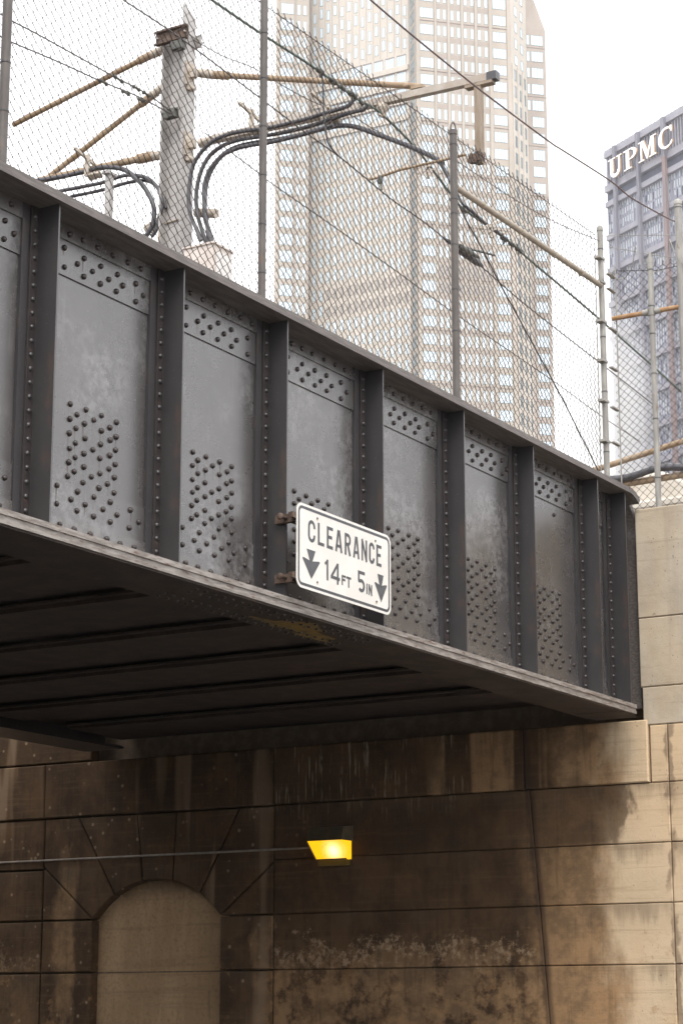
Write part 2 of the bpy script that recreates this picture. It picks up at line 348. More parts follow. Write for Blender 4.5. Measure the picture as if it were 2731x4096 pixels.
        spot = t.math('MULTIPLY', t.ramp(vor.outputs['Distance'], .10, .22, True), t.math('MULTIPLY', t.ramp(t.noise(2.2, 3, .6, (1,1,1), (3,3,3)), .46, .58), t.ramp(Y, 12, 11, True)))
        c = t.mix(t.math('MULTIPLY', spot, .75), c, (.30, .22, .15))
        # pale run marks left of the middle joint
        run = t.math('MULTIPLY', t.ramp(t.noise(3.2, 2, .5, (1, 1, .09), (0,3,0)), .60, .68), t.ramp(Y, 11.5, 12.0))
        c = t.mix(t.math('MULTIPLY', run, .6), c, (.24, .17, .11))
    return t.fin(c, .88, 0, b, .35, .012, .25)
M['conc'] = concrete('pale_concrete', (.46, .395, .31))
M['sootconc'] = concrete('soot_stained_concrete', (.56, .45, .32), True)
def niche_mat():
    t = NT('brown_niche_concrete'); c = t.mix(t.ramp(t.noise(2.5, 5, .6, (1,1.4,.35)), .36, .66), (.30, .20, .112), (.39, .268, .157))
    c = t.mix(t.ramp(t.noise(9, 4, .65, (1,1.5,.15)), .6, .72), c, (.23, .16, .095))
    zz = t.xyz()[2]
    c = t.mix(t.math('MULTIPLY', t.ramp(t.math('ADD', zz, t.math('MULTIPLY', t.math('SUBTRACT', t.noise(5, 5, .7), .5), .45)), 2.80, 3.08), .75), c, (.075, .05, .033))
    c = t.mix(t.math('MULTIPLY', t.ramp(t.noise(26, 5, .75), .5, .64), .35), c, (.14, .095, .06))
    c = t.mix(t.math('MULTIPLY', t.ramp(t.noise(2, 4, .6, (1,.2,4)), .5, .65), .35), c, (.17, .12, .075))
    return t.fin(c, .9, 0, t.noise(20, 5), .5, .015, .2)
M['niche'] = niche_mat()
M['jointdark'] = mat_mottle('grimy_joint', (.10, .07, .046), (.15, .107, .07), 8, .95)
M['vault'] = mat_mottle('pale_vault_concrete', (.52, .48, .42), (.58, .54, .48), 1.5, .85, c3=(.44,.38,.30), s3=2)  # plain pale mottled concrete for the vault

# ================================================================== ground, road, pavement
g = MB(); g.add([(-1500,-1500,0),(1500,-1500,0),(1500,1500,0),(-1500,1500,0)], [(0,1,2,3)])
tag(g.build('ground', M['ground']), kind='structure')
g = MB(); g.add([(4.5,-300,.004),(15.8,-300,.004),(15.8,300,.004),(4.5,300,.004)], [(0,1,2,3)])
tag(g.build('road', M['asphalt']), kind='structure')
g = MB()
for x in (10.05, 10.25):
    g.add([(x-.05,-300,.008),(x+.05,-300,.008),(x+.05,300,.008),(x-.05,300,.008)], [(0,1,2,3)])
tag(g.build('road_marking', M['paint']), kind='structure')
for nm, x0, x1 in (('pavement', 15.95, 18.42), ('pavement', -8, 4.35)):
    g = MB(); g.box((x0,-300,-.05), (x1,300,.13)); tag(g.build(nm, M['paving']), kind='structure')
for x0 in (15.8, 4.35):
    g = MB(); g.box((x0,-300,-.05), (x0+.15,300,.135)); tag(g.build('kerb', M['paving']), kind='structure')
g = MB(); g.box((19.35,6.9,-.2), (150,18,6.15)); tag(g.build('embankment', M['ballast']), kind='structure')

# ================================================================== girder bridge
ST = [3.06, 4.37, 5.68, 6.99, 8.303, 9.615, 10.928, 12.196, 13.545, 14.859, 16.135, 17.464, 18.083]
RV = [(.3,6.372),(.442,6.375),(.59,6.372),(.752,6.37),(.904,6.374),(1.047,6.373),(.272,6.268),(.472,6.267),(.407,6.206),(.272,6.145),(.559,6.208),(.646,6.265),(.47,6.146),(.725,6.205),(.812,6.263),(.643,6.145),(.878,6.207),(1.013,6.264),(.813,6.146),(1.1,6.206),(1.013,6.144),
(.391,5.295),(.544,5.297),(.454,5.248),(.39,5.202),(.709,5.297),(.624,5.25),(.539,5.203),(.448,5.157),(.857,5.294),(.795,5.246),(.709,5.205),(.389,5.108),(.542,5.111),(.449,5.064),(.857,5.198),(.796,5.162),(.704,5.111),(.39,5.017),(.622,5.064),(.539,5.017),(.855,5.108),(.795,5.064),(.448,4.973),(.701,5.018),(.388,4.925),(.539,4.927),(.857,5.015),(.793,4.972),(.447,4.879),(.703,4.927),(.387,4.836),(.623,4.882),(.54,4.835),(.855,4.928),(.784,4.878),(.701,4.834),
(.268,4.754),(.468,4.756),(.857,4.832),(.637,4.756),(.406,4.693),(.806,4.758),(.269,4.638),(.553,4.695),(1.015,4.757),(.725,4.697),(.469,4.635),(.872,4.695),(.64,4.639),(1.1,4.696),(.809,4.636),(1.008,4.638),(.296,4.515),(.434,4.514),(.589,4.513),(.758,4.515),(.901,4.512),(1.045,4.514)]
def dome(mb, c, ax, r=.0195, h=.0185, n=8, mi=0):
    c = Vector(c); ax = Vector(ax); u = ax.orthogonal().normalized(); w = ax.cross(u); vs = []
    for rr, hh in ((1, 0), (.93, .45), (.62, .85)):
        for k in range(n):
            a = 2*math.pi*k/n; vs.append(c + (u*math.cos(a)+w*math.sin(a))*r*rr + ax*h*hh)
    vs.append(c + ax*h); fs = []
    for L in range(2):
        for k in range(n): fs.append((L*n+k, L*n+(k+1)%n, (L+1)*n+(k+1)%n, (L+1)*n+k))
    for k in range(n): fs.append((2*n+k, 2*n+(k+1)%n, 3*n))
    mb.add(vs, fs, mi, True)
bridge = thing('girder_bridge', (10.5, 7.9, 4.345), 'dark grey riveted steel plate girder bridge spanning over the road', 'bridge')
def rivet_y(z): return 7.908 if z > 6.325 or z < 4.57 else (7.919 if z > 6.09 or z < 4.795 else 7.930)
d = MB(); dome(d, (0,0,0), (0,-1,0)); rivet0 = d.build('rivet', M['rivet']); used = False; nriv = 0; allpts = []
far_rivets = MB()
for i in range(len(ST)-1):
    a, b = ST[i], ST[i+1]
    p = MB(); p.box((a,7.930,4.433),(b,7.945,6.43))
    p.box((a,7.919,6.095),(b,7.930,6.325)); p.box((a,7.908,6.325),(b,7.930,6.43))
    p.box((a,7.919,4.57),(b,7.930,4.795)); p.box((a,7.908,4.433),(b,7.930,4.57))
    panel = p.build('web_panel', M['web'], bridge)
    pts = []
    for (x, z) in RV:
        X = a + x*(1.0 if i < 11 else .5)
        if i == 11 and (z < 6.09 or x > .62): continue
        if i == 4 and (z > 4.8 and z < 6): continue
        if X > b-.17: continue
        jx, jz = random.uniform(-.005,.005), random.uniform(-.004,.004)
        pts.append((X+jx, rivet_y(z), z+jz))
    if i == 10:
        pts = [q for q in pts if not (5.2 < q[2] < 5.4 and q[0] > b)] + [(a+.33,7.93,6.0),(a+.78,7.93,6.0)]
    allpts += pts
    if i in (5, 6):
        for q in sorted(pts, key=lambda q: q[0]):
            if nriv >= 100: dome(far_rivets, q, (0,-1,0)); continue
            r_ = rivet0 if not used else rivet0.copy()
            if used: COL.objects.link(r_)
            used = True; nriv += 1
            r_.parent = panel; r_.location = q; r_.rotation_euler = (0, random.uniform(0,6), 0)
            s = random.uniform(.92,1.08); r_.scale = (s,s,s)
    else:
        for q in pts: dome(far_rivets, q, (0,-1,0), .0195*random.uniform(.92,1.08))
for k in range(60):                                                     # heads standing along the lip of the bottom flange
    dome(far_rivets, (9.7+k*.141, 7.755, 4.432), (0,0,1), .016, .014)
for k in range(22):
    for yy in (7.80, 7.885, 8.06, 8.14): dome(far_rivets, (11.2+k*.105+(.05 if yy in (7.885,8.14) else 0), yy, 4.334), (0,0,-1), .016, .013)
rm = MB()
for q in allpts:
    if random.random() < .62:
        L_ = random.uniform(.03,.13)*(1.5 if random.random() < .2 else 1); w_ = random.uniform(.0025,.006); x_ = q[0]+random.uniform(-.012,.012); z_ = q[2]-.016
        y_ = q[1]-.0006; n_ = 4; vs_ = []
        for j in range(n_+1):
            t_ = j/n_; ww = w_*(1-.75*t_); xo = random.uniform(-.0015,.0015); zz = max(z_-L_*t_, 4.445); vs_ += [(x_-ww+xo,y_,zz),(x_+ww+xo,y_,zz)]
        if z_-L_ < 4.80 and z_ > 4.80 or z_-L_ < 6.1 and z_ > 6.1 or z_ > 6.33 or (z_-L_ < 4.57 < z_): continue
        rm.add(vs_, [(2*j,2*j+1,2*j+3,2*j+2) for j in range(n_)], 0 if random.random() < .7 else 1)
tag(rm.build('run_marks', [M['chalkrun'], M['rustrun']], bridge, fix=False), kind='stuff')
tag(far_rivets.build('rivet_heads', M['rivet'], bridge), kind='stuff')
# stiffeners
s = MB()
s.box((-.014,7.74,4.433),(0,7.895,6.43)); s.box((-.085,7.893,4.433),(-.0145,7.907,6.43), 1); s.box((-.085,7.8915,4.433),(-.079,7.893,6.43)); s.box((-.150,7.9065,4.433),(-.001,7.931,6.43))
s.box((.001,7.895,4.433),(.075,7.907,6.43)); s.box((.0005,7.9065,4.433),(.10,7.931,6.43))
for k in range(22): dome(s, (-.048, 7.893, 4.53+k*.0872), (0,-1,0), .0165, .014, 8, 0); dome(s, (.040, 7.895, 4.53+k*.0872), (0,-1,0), .0165, .014, 8, 0)
st0 = s.build('stiffener', [M['stiff'], M['legdark']]); st0.parent = bridge; st0.location = Vector((ST[5],0,0)) - bridge.location
for i, x in enumerate(ST):
    if i != 5: copy(st0, Vector((x,0,0)) - bridge.location, bridge)
# flanges
f = MB()
f.box((2.6,7.702,4.346),(18.10,8.20,4.3715)); f.box((2.6,7.708,4.3715),(18.10,8.19,4.398)); f.box((2.6,7.698,4.398),(18.10,8.2,4.433))
f.build('bottom_flange', M['flange'], bridge)
f = MB(); f.box((2.6,7.715,4.334),(18.09,8.195,4.346)); f.build('cover_plate', M['soffit'], bridge)
f = MB(); 
def blob(mb, cx, cy, rx, ry, z, n=26):
    vs = [(cx,cy,z)]
    for k in range(n):
        a = 2*math.pi*k/n; q = 1+.28*math.sin(3*a+cx)+.18*math.sin(7*a+1)+random.uniform(-.12,.12); vs.append((cx+rx*q*math.cos(a), cy+ry*q*math.sin(a), z))
    mb.add(vs, [(0,1+k,1+(k+1)%n) for k in range(n)])
blob(f, 12.72, 7.98, .42, .13, 4.3325); blob(f, 13.1, 8.08, .2, .06, 4.3315); f.build('yellow_paint_patch', M['yellow_paint'], bridge, fix=False)
f = MB()
f.box((2.6,7.70,6.43),(18.10,8.22,6.459)); f.box((2.6,7.707,6.459),(18.10,8.21,6.487)); f.box((2.6,7.725,6.487),(14.9,8.19,6.503))
def arcstrip(mb, y0, a0, a1, rr, th=.055, cx=18.10, cz=6.075, y1=8.21):
    n = 10; vs = []
    for k in range(n+1):
        t = R(a0+(a1-a0)*k/n)
        for q, y in ((rr,y0),(rr,y1),(rr+th,y1),(rr+th,y0)): vs.append((cx+q*math.sin(t), y, cz+q*math.cos(t)))
    fs = [(0,1,2,3),(4*n+3,4*n+2,4*n+1,4*n)]
    for k in range(n):
        for j in range(4): fs.append((4*k+j,4*k+(j+1)%4,4*k+4+(j+1)%4,4*k+4+j))
    mb.add(vs, fs)
arcstrip(f, 7.70, 0, 36, .357); arcstrip(f, 7.80, 36, 90, .357); f.box((18.457,7.80,4.45),(18.512,8.21,6.075))
f.build('top_flange', M['topflange'], bridge)
f = MB(); f.box((18.084,7.93,4.433),(18.457,7.945,6.1)); f.build('end_web', M['stiff'], bridge)
# floor beams, deck, far girder
fb = MB(); fb.box((-.30,8.21,4.50),(.30,13.5,4.53)); fb.box((-.02,8.0,4.53),(.02,13.5,5.06)); fb.box((-.36,8.3,4.53),(.36,13.5,4.545))
fb.add([(-.02,7.95,4.53),(-.02,8.9,4.53),(-.02,7.95,5.05),(.02,7.95,4.53),(.02,8.9,4.53),(.02,7.95,5.05)], [(0,1,2),(3,5,4),(0,3,4,1),(1,4,5,2),(2,5,3,0)])
fb0 = fb.build('floor_beam', M['soffit']); fb0.parent = bridge; fb0.location = Vector((ST[5],0,0)) - bridge.location
for i, x in enumerate([3.06+1.31*k for k in range(12)]):
    if i != 5: copy(fb0, Vector((x,0,0)) - bridge.location, bridge)
k = MB(); k.box((2.6,7.95,4.575),(18.6,13.9,5.3)); k.build('deck', M['soffit'], bridge)
k = MB(); k.box((2.6,8.6,5.3),(18.6,13.3,5.85)); k.build('ballast_bed', M['ballast'], bridge)
k = MB(); k.box((2.6,13.5,4.40),(18.1,14.0,4.43)); k.box((2.6,13.74,4.43),(18.1,13.77,6.43)); k.box((2.6,13.5,6.43),(18.1,14.0,6.487))
for x in ST: k.box((x-.01,13.76,4.43),(x,13.98,6.43))
k.build('far_girder', M['stiff'], bridge)

b2 = MB(); b2.box((1.6,16.4,4.40),(18.34,16.5,6.3)); b2.box((1.6,16.3,4.335),(18.34,16.7,4.40)); b2.box((1.6,16.5,4.9),(18.7,31,5.3)); b2.box((1.6,30.9,4.335),(18.34,31,6.3))  # unseen span, added to cut the light coming in from the far side
tag(b2.build('girder_bridge', M['soffit']), 'unseen dark girder bridge added close behind the first to block light', 'bridge')

# ================================================================== abutment on the right
XF = 18.364
ab = thing('bridge_abutment', (XF, 10, 0), 'soot stained concrete abutment with blind arch under the right end of the bridge', 'abutment')
fnA = lambda y, z, dd: (dd, y, z)
ZJ = [0, .48, 1.025, 1.57, 2.115, 2.66, 3.20, 3.745]
J = lambda z: 8.977 - (4.341-z)*.0753                                        # the leaning construction joint
wall = MB(); GI, CH = .003, .009
def blk(mb, poly, front=XF, back=XF+.14):
    big = min(p[0] for p in poly) > 11.7
    mb.prism(poly, fnA, front, back, 0, .012 if big else CH, .009 if big else GI)
for a, b in zip(ZJ[:-1], ZJ[1:]):
    blk(wall, [(J(a),a),(11.79,a),(11.79,b),(J(b),b)])
    blk(wall, [(7.52,a),(J(a),a),(J(b),b),(7.52,b)])
    blk(wall, [(4.0,a),(7.52,a),(7.52,b),(4.0,b)])
    blk(wall, [(14.73,a),(18.0,a),(18.0,b),(14.73,b)])
    if b <= 2.67:
        blk(wall, [(14.05,a),(14.73,a),(14.73,b),(14.05,b)]); blk(wall, [(11.79,a),(12.44,a),(12.44,b),(11.79,b)])
blk(wall, [(4.0,3.745),(7.52,3.745),(7.52,4.275),(4.0,4.275)]); blk(wall, [(7.52,3.745),(7.695,3.745),(7.695,4.275),(7.52,4.275)])
cy, hw, zs, rise = 13.245, .805, 2.66, .385
RR = (hw*hw+rise*rise)/(2*rise); zc = zs+rise-RR
def arc(y): return (y, zc+math.sqrt(max(0, RR*RR-(y-cy)**2)))
def arcs(y0, y1, n=6): return [arc(y0+(y1-y0)*k/n) for k in range(n+1)]
T = 3.745
blk(wall, arcs(13.414,13.037) + [(13.003,T),(13.507,T)])
blk(wall, arcs(13.77,13.414) + [(13.507,T),(14.277,T)])
blk(wall, arcs(14.05,13.77) + [(14.277,T),(14.73,T),(14.73,3.23)])
blk(wall, [(14.05,zs),(14.73,3.23),(14.73,zs)])
blk(wall, arcs(13.037,12.698) + [(12.21,T),(13.003,T)])
blk(wall, arcs(12.698,12.44) + [(11.79,3.18),(11.79,T),(12.21,T)])
blk(wall, [(12.44,zs),(11.79,zs),(11.79,3.18)])
wall.build('wall_face', M['sootconc'], ab)
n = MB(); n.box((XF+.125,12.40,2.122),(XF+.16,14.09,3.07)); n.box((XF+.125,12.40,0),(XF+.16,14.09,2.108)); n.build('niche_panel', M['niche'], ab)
n = MB(); n.box((XF+.10,4.0,0),(20.5,7.775,6.29))
n.box((XF+.13,7.775,0),(20.5,32,3.9)); n.box((18.75,7.775,3.9),(20.5,14.1,6.2)); n.box((18.75,14.1,3.9),(20.5,32,6.3)); n.build('core', M['jointdark'], ab)
seat = MB(); XS = XF-.022
for a, b in ((7.705,8.975),(8.975,11.79),(11.79,14.73),(14.73,18.0)):
    seat.prism([(a,3.747),(b,3.747),(b,4.33),(a,4.33)], fnA, XS, XF+.7, 0, .012, .004)
seat.build('bearing_seat', M['sootconc'], ab)
pier = MB()
for z0, z1, y1 in ((5.28,6.33,7.775),(4.63,5.28,7.772),(4.275,4.63,7.755)): blk(pier, [(4.0,z0),(y1,z0),(y1,z1),(4.0,z1)], XF, 20.4)
pier.build('pylon', M['conc'], ab)
fp = MB(); 
for z0, z1 in ((4.335,5.28),(5.28,6.33)): blk(fp, [(14.12,z0),(16.2,z0),(16.2,z1),(14.12,z1)])
fp.build('wing_wall', M['sootconc'], ab)
bp = MB(); bp.box((17.75,7.74,4.331),(18.2,8.16,4.3335)); bp.build('bearing_plate', M['soffit'], ab)
ab2 = MB(); ab2.box((1.2,7.4,0),(3.2,32,4.33)); ab2.box((1.2,7.4,4.33),(1.55,32,6.3))
tag(ab2.build('bridge_abutment', M['sootconc']), 'plain concrete abutment carrying the left end of the girder bridge', 'abutment')

# wall lamp and conduit
lp = thing('wall_lamp', (XF, 11.07, 3.17), 'lit yellow wall lamp with dark hood on the sooty abutment wall', 'lamp')
k = MB()
k.add([(XF+.01,10.86,3.35),(XF+.01,11.31,3.35),(XF-.20,11.29,3.35),(XF-.20,10.88,3.35),(XF+.01,10.86,3.50),(XF+.01,11.31,3.50),(XF-.15,11.28,3.48),(XF-.15,10.89,3.48)],
      [(0,1,2,3),(4,7,6,5),(0,4,5,1),(1,5,6,2),(2,6,7,3),(3,7,4,0)])
k.box((XF-.02,10.88,3.16),(XF+.01,11.29,3.35)); k.build('housing', M['lamphouse'], lp)
t = NT('glowing_yellow_lens'); v = t.n('ShaderNodeVectorMath', operation='DISTANCE'); t.l(t.co, v.inputs[0]); v.inputs[1].default_value = (XF-.16,11.0,3.24)
c = t.mix(t.ramp(v.outputs['Value'], .02, .17), (1.0,.74,.25), (1.0,.46,.004)); c = t.mix(t.ramp(t.noise(14, 4, .7), .60, .70), c, (.35,.17,.0))
t.l(c, t.b.inputs['Emission Color']); es = t.math('ADD', .62, t.math('MULTIPLY', t.ramp(v.outputs['Value'], .02, .10, True), .75)); t.l(es, t.b.inputs['Emission Strength']); M['lens'] = t.fin((.35,.22,.02), .3)
k = MB()
k.add([(XF-.015,10.875,3.17),(XF-.015,11.25,3.17),(XF-.11,11.22,3.17),(XF-.11,10.885,3.17),(XF-.015,10.875,3.349),(XF-.015,11.295,3.349),(XF-.19,11.28,3.349),(XF-.19,10.885,3.349)],
      [(0,3,2,1),(4,5,6,7),(0,1,5,4),(1,2,6,5),(2,3,7,6),(3,0,4,7)]); k.build('lens', M['lens'], lp)
t = NT('dim_yellow_skirt'); t.b.inputs['Emission Color'].default_value = (1,.55,.03,1); t.b.inputs['Emission Strength'].default_value = .007; M['skirt'] = t.fin((.09,.062,.015), .5)
k = MB(); k.box((XF-.09,10.89,3.11),(XF-.02,11.215,3.168)); k.build('lower_skirt', M['skirt'], lp)
k = MB(); k.bar((XF-.192,11.285,3.352),(XF-.112,11.225,3.168),.012,.012); k.bar((XF-.112,10.875,3.170),(XF-.112,11.225,3.170),.012,.012); k.build('lens_frame', M['lamphouse'], lp)
k = MB(); k.tube([(XF-.02,11.3,3.30),(XF-.02,18,3.30)], .011, 8); k.tube([(XF-.02,11.30,3.30),(XF-.05,11.2,3.40)], .011, 8)
tag(k.build('conduit', M['conduit']), 'thin grey conduit running left along the dark wall to the yellow lamp', 'conduit')

# ================================================================== clearance sign
SX0, SX1, SZ0, SZ1, SY = 12.095, 13.392, 4.488, 5.082, 7.60
SW, SH = SX1-SX0, SZ1-SZ0
sg = thing('clearance_sign', ((SX0+SX1)/2, SY, SZ0), 'white rectangular clearance sign lettered 14 ft 5 in with two arrows', 'sign')
fnS = lambda a, b, dd: (SX0+a, dd, SZ0+b)
def rrect(m, r, n=6):
    out = []
    for cx, cz, a0 in ((SW-m-r, SH-m-r, 0), (m+r, SH-m-r, 90), (m+r, m+r, 180), (SW-m-r, m+r, 270)):
        for k in range(n+1): a = R(a0+90*k/n); out.append((cx+r*math.cos(a), cz+r*math.sin(a)))
    return out
k = MB(); k.prism(rrect(0,.065), fnS, SY, SY+.004); k.build('panel', M['white'], sg)
k = MB(); o = rrect(.018,.050); i_ = rrect(.038,.032); n = len(o)
k.add([fnS(a,b,SY-.0008) for a,b in o]+[fnS(a,b,SY-.0008) for a,b in i_], [(q,(q+1)%n,n+(q+1)%n,n+q) for q in range(n)]); k.build('border', M['black'], sg, fix=False)
def stroke(mb, pts, w, dd=SY-.0008, closed=False):
    P = [Vector(p) for p in pts]; n = len(P); L = []; Rr = []
    for i in range(n):
        if closed: a, b = P[i-1], P[(i+1)%n]
        else: a, b = P[max(i-1,0)], P[min(i+1,n-1)]
        e1 = (P[i]-a).normalized() if (P[i]-a).length > 1e-9 else (b-P[i]).normalized()
        e2 = (b-P[i]).normalized() if (b-P[i]).length > 1e-9 else e1
        n1 = Vector((-e1.y,e1.x)); n2 = Vector((-e2.y,e2.x)); bs = n1+n2; kk = max(.5, bs.length_squared/2); o = bs*(w/2/kk)
        L.append(P[i]+o); Rr.append(P[i]-o)
    vs = [fnS(p.x,p.y,dd) for p in L]+[fnS(p.x,p.y,dd) for p in Rr]
    mb.add(vs, [(i,i+1,n+i+1,n+i) for i in range(n-1)] + ([(n-1,0,n,2*n-1)] if closed else []))
def ell(cx, cy, rx, ry, a0, a1, n=16):
    return [(cx+rx*math.cos(R(a0+(a1-a0)*k/n)), cy+ry*math.sin(R(a0+(a1-a0)*k/n))) for k in range(n+1)]
def glyph(mb, ch, x0, x1, z0, z1, w):
    h = w/2; xa, xb, za, zb = x0+h, x1-h, z0+h, z1-h; D = SY-.0008; D2 = SY-.0013; D3 = SY-.0018
    cx, cz = (xa+xb)/2, (za+zb)/2; rx = (xb-xa)/2
    if ch == 'C': stroke(mb, [(xb, zb-rx*1.25)] + ell(cx, zb-rx*1.1, rx, rx*1.1, 8, 180, 12) + ell(cx, za+rx*1.1, rx, rx*1.1, 180, 352, 12) + [(xb, za+rx*1.25)], w)
    if ch in 'LEF': stroke(mb, [(xa,z0),(xa,z1)], w)
    if ch in 'LE': stroke(mb, [(x0,za),(x1,za)], w*.95, D2)
    if ch in 'EF': stroke(mb, [(x0,zb),(x1,zb)], w*.95, D2); stroke(mb, [(x0,cz+.004),(x1-w*.45,cz+.004)], w*.95, D2)
    if ch == 'A':
        q = w*.55; stroke(mb, [(x0+q,z0),(cx-q*.35,z1)], w, D); stroke(mb, [(x1-q,z0),(cx+q*.35,z1)], w, D2); zz = z0+(z1-z0)*.27; stroke(mb, [(x0+w,zz),(x1-w,zz)], w*.85, D3)
    if ch == 'R':
        stroke(mb, [(xa,z0),(xa,z1)], w); r2 = (z1-z0)*.25-h*.5; zm = zb-2*r2
        stroke(mb, [(x0,zb),(xb-r2*.9,zb)] + ell(xb-r2*.9, zb-r2, r2*.9, r2, 80, -90, 12) + [(x0,zm)], w*.95, D2); stroke(mb, [(cx-.002,zm),(x1-h*.9,z0)], w, D3)
    if ch == 'N': stroke(mb, [(xa,z0),(xa,z1)], w*.92); stroke(mb, [(xb,z0),(xb,z1)], w*.92, D2); stroke(mb, [(x0+w*.35,z1),(x1-w*.35,z0)], w*.92, D3)
    if ch == '1': stroke(mb, [(x1-h,z0),(x1-h,z1)], w); stroke(mb, [(x0,z1-w*1.55),(x1-h*.8,z1-w*.25)], w*.8, D2)
    if ch == '4':
        xs = x1-w*1.15; zz = z0+(z1-z0)*.28; stroke(mb, [(xs,z0),(xs,z1)], w); stroke(mb, [(xs-w*.1,z1-w*.3),(x0+h*.6,zz)], w*.92, D2); stroke(mb, [(x0,zz),(x1,zz)], w*.95, D3)
    if ch == 'T': stroke(mb, [(cx,z0),(cx,z1)], w); stroke(mb, [(x0,zb),(x1,zb)], w, D2)
    if ch == 'I': stroke(mb, [(cx,z0),(cx,z1)], w)
    if ch == '5':
        H = z1-z0; rz = H*.315-h; rxx = (x1-x0)/2-h
        stroke(mb, [(x1,zb),(x0+h*1.1,zb),(x0+h*1.1,z0+H*.50)], w*.98); stroke(mb, [(x0+h*.6,z0+H*.52)] + ell(cx, z0+h+rz, rxx, rz, 118, -140, 18), w, D2)
pq = lambda p: p*1.08/(1+p*.08)
def zx(x): return pq((x-185)/1265)*SW
txt = MB()
ZT, ZB = SH*(1-.165), SH*(1-.432)
for ch, a, b in (('C',318,407),('L',437,517),('E',550,628),('A',656,753),('R',783,866),('A',895,988),('N',1013,1096),('C',1122,1203),('E',1230,1305)):
    txt = MB(); glyph(txt, ch, zx(a), zx(b), ZB, ZT, .0245); txt.build('letter', M['black'], sg, fix=False)
num = MB()
for ch, a, b, t0, t1, w in (('1',527,570,.569,.818,.024),('4',600,718,.574,.830,.024),('F',743,798,.69,.816,.0165),('T',805,869,.69,.822,.0165),('5',962,1061,.567,.827,.0245),('I',1080,1102,.695,.825,.0165),('N',1113,1166,.695,.828,.0165)):
    num = MB(); glyph(num, ch, zx(a), zx(b), SH*(1-t1), SH*(1-t0), w); num.build('numeral' if ch in '145' else 'letter', M['black'], sg, fix=False)
def arrow(x0, x1, sx0, sx1, tx, top):
    k = MB(); D = SY-.0008; z = lambda t: SH*(1-t-top); mx = (zx(sx0)+zx(sx1))/2
    P = [(zx(sx0),z(.522)),(zx(sx1),z(.522)),(mx+.019,z(.652)),(zx(x1)-.01,z(.628)),(zx(x1),z(.64)),(zx(tx),z(.865)),(zx(x0),z(.648)),(zx(x0)+.01,z(.632)),(mx-.019,z(.652))]
    k.add([fnS(a,b,D) for a,b in P], [(0,1,2,8),(2,3,4,5),(2,5,8),(8,5,6,7)]); k.build('arrow', M['black'], sg, fix=False)
arrow(252,465,303,410,361,0); arrow(1202,1387,1245,1337,1300,.006)
for (x, z) in ((.268,.524),(.270,.072),(1.072,.519),(1.086,.072)):
    k = MB(); dome(k, (SX0+x,SY-.0005,SZ0+z), (0,-1,0), .0085, .006); k.build('bolt', M['rustplate'], sg)
    k = MB(); n_ = 9; vs_ = [fnS(x+.012*(math.cos(a_*.7)+random.uniform(-.3,.3)), z+.011*(math.sin(a_*.7)+random.uniform(-.3,.3))-.008, SY-.0004) for a_ in range(n_)]; k.add(vs_, [tuple(range(n_))]); k.build('rust_stain', M['signrust'], sg, fix=False)
for z in (SZ0+.075, SZ0+.495):
    k = MB(); k.box((SX0-.035,SY+.006,z-.02),(SX1+.012,SY+.03,z+.02)); k.box((SX0-.03,SY+.03,z-.012),(SX1+.008,SY+.044,z+.012)); k.build('strut', M['rustplate'], sg)
    for x in (12.196,):
        k = MB(); k.box((x-.075,SY+.045,z-.035),(x+.02,SY+.085,z+.035)); k.box((x-.05,SY+.085,z-.03),(x-.016,SY+.21,z+.03)); k.tube([(x-.12,SY+.12,z),(x-.02,SY+.12,z)], .013, 8)
        dome(k, (x-.12,SY+.12,z), (-1,0,0), .026, .02); k.build('beam_clamp', M['rustplate'], sg)

# ================================================================== chain-link fences
def chain(mb, s0, s1, z0f, ztopf, D, H, fn, r=.0024, hook=True):
    """zigzag wires between s0 and s1 along the fence; fn(s, off, z) -> xyz"""
    k = 0; s = s0; w = D/2
    while s < s1:
        zt = ztopf(s); zb = z0f(s); n = int((zt-zb)/(H/2)); pts = []
        for j in range(n+1):
            left = (j + k) % 2 == 0
            off = .004 if j % 2 else -.004
            pts.append(fn(s + (-.0025 if left else w+.0025), off, zb + j*H/2))
        if hook and k % 2 == 0:
            b = pts[-1]; a = s + (0 if (n + k) % 2 == 0 else w)
            pts += [fn(a+.006, .006, zb+n*H/2+.022), fn(a-.002, .010, zb+n*H/2+.036), fn(a-.010, 0, zb+n*H/2+.024), fn(a-.012, -.006, zb+n*H/2+.008)]
        mb.tube(pts, r, 4, 0, False, False); s += w; k += 1
fen = thing('chain_link_fence', (13, 8.0, 6.49), 'tall rusty chain link fence standing on top of the grey bridge girder', 'fence')
FY = 8.0
ztop = lambda x: 9.02 + .019*(x-12.3)
k = MB(); chain(k, 7.9, 18.21, lambda s: 6.50, ztop, .092, .076, lambda s, o, z: (s, FY+.04+o, z), .0034)
k.build('chain_mesh', M['chain'], fen, fix=False)
k = MB(); k.tube([(7.9,FY+.045,ztop(7.9)-.03),(12.2,FY+.045,ztop(12.2)-.03),(18.25,FY+.045,ztop(18.25)-.03)], .0035, 5); k.build('tension_wire', M['chain'], fen)
def post(parent, x, y, z0, z1, r, m, cap='flat', bands=()):
    k = MB(); k.tube([(x,y,z0),(x,y,z1)], r, 14)
    if cap == 'dome': k.tube([(x,y,z1-.02),(x,y,z1+.012),(x,y,z1+.03),(x,y,z1+.042)], [r*1.15,r*1.15,r*.8,r*.2], 14)
    if cap == 'stub': k.tube([(x,y,z1-.03),(x,y,z1+.02)], r*1.12, 14); k.tube([(x,y,z1+.02),(x,y,z1+.08)], r*.5, 8)
    p = k.build('post', m, parent)
    if bands:
        for b in bands: k = MB(); k.tube([(x,y,b-.0045),(x,y,b+.0045)], r+.004, 12); k.build('tie_band', M['stiff'], p)
    return p
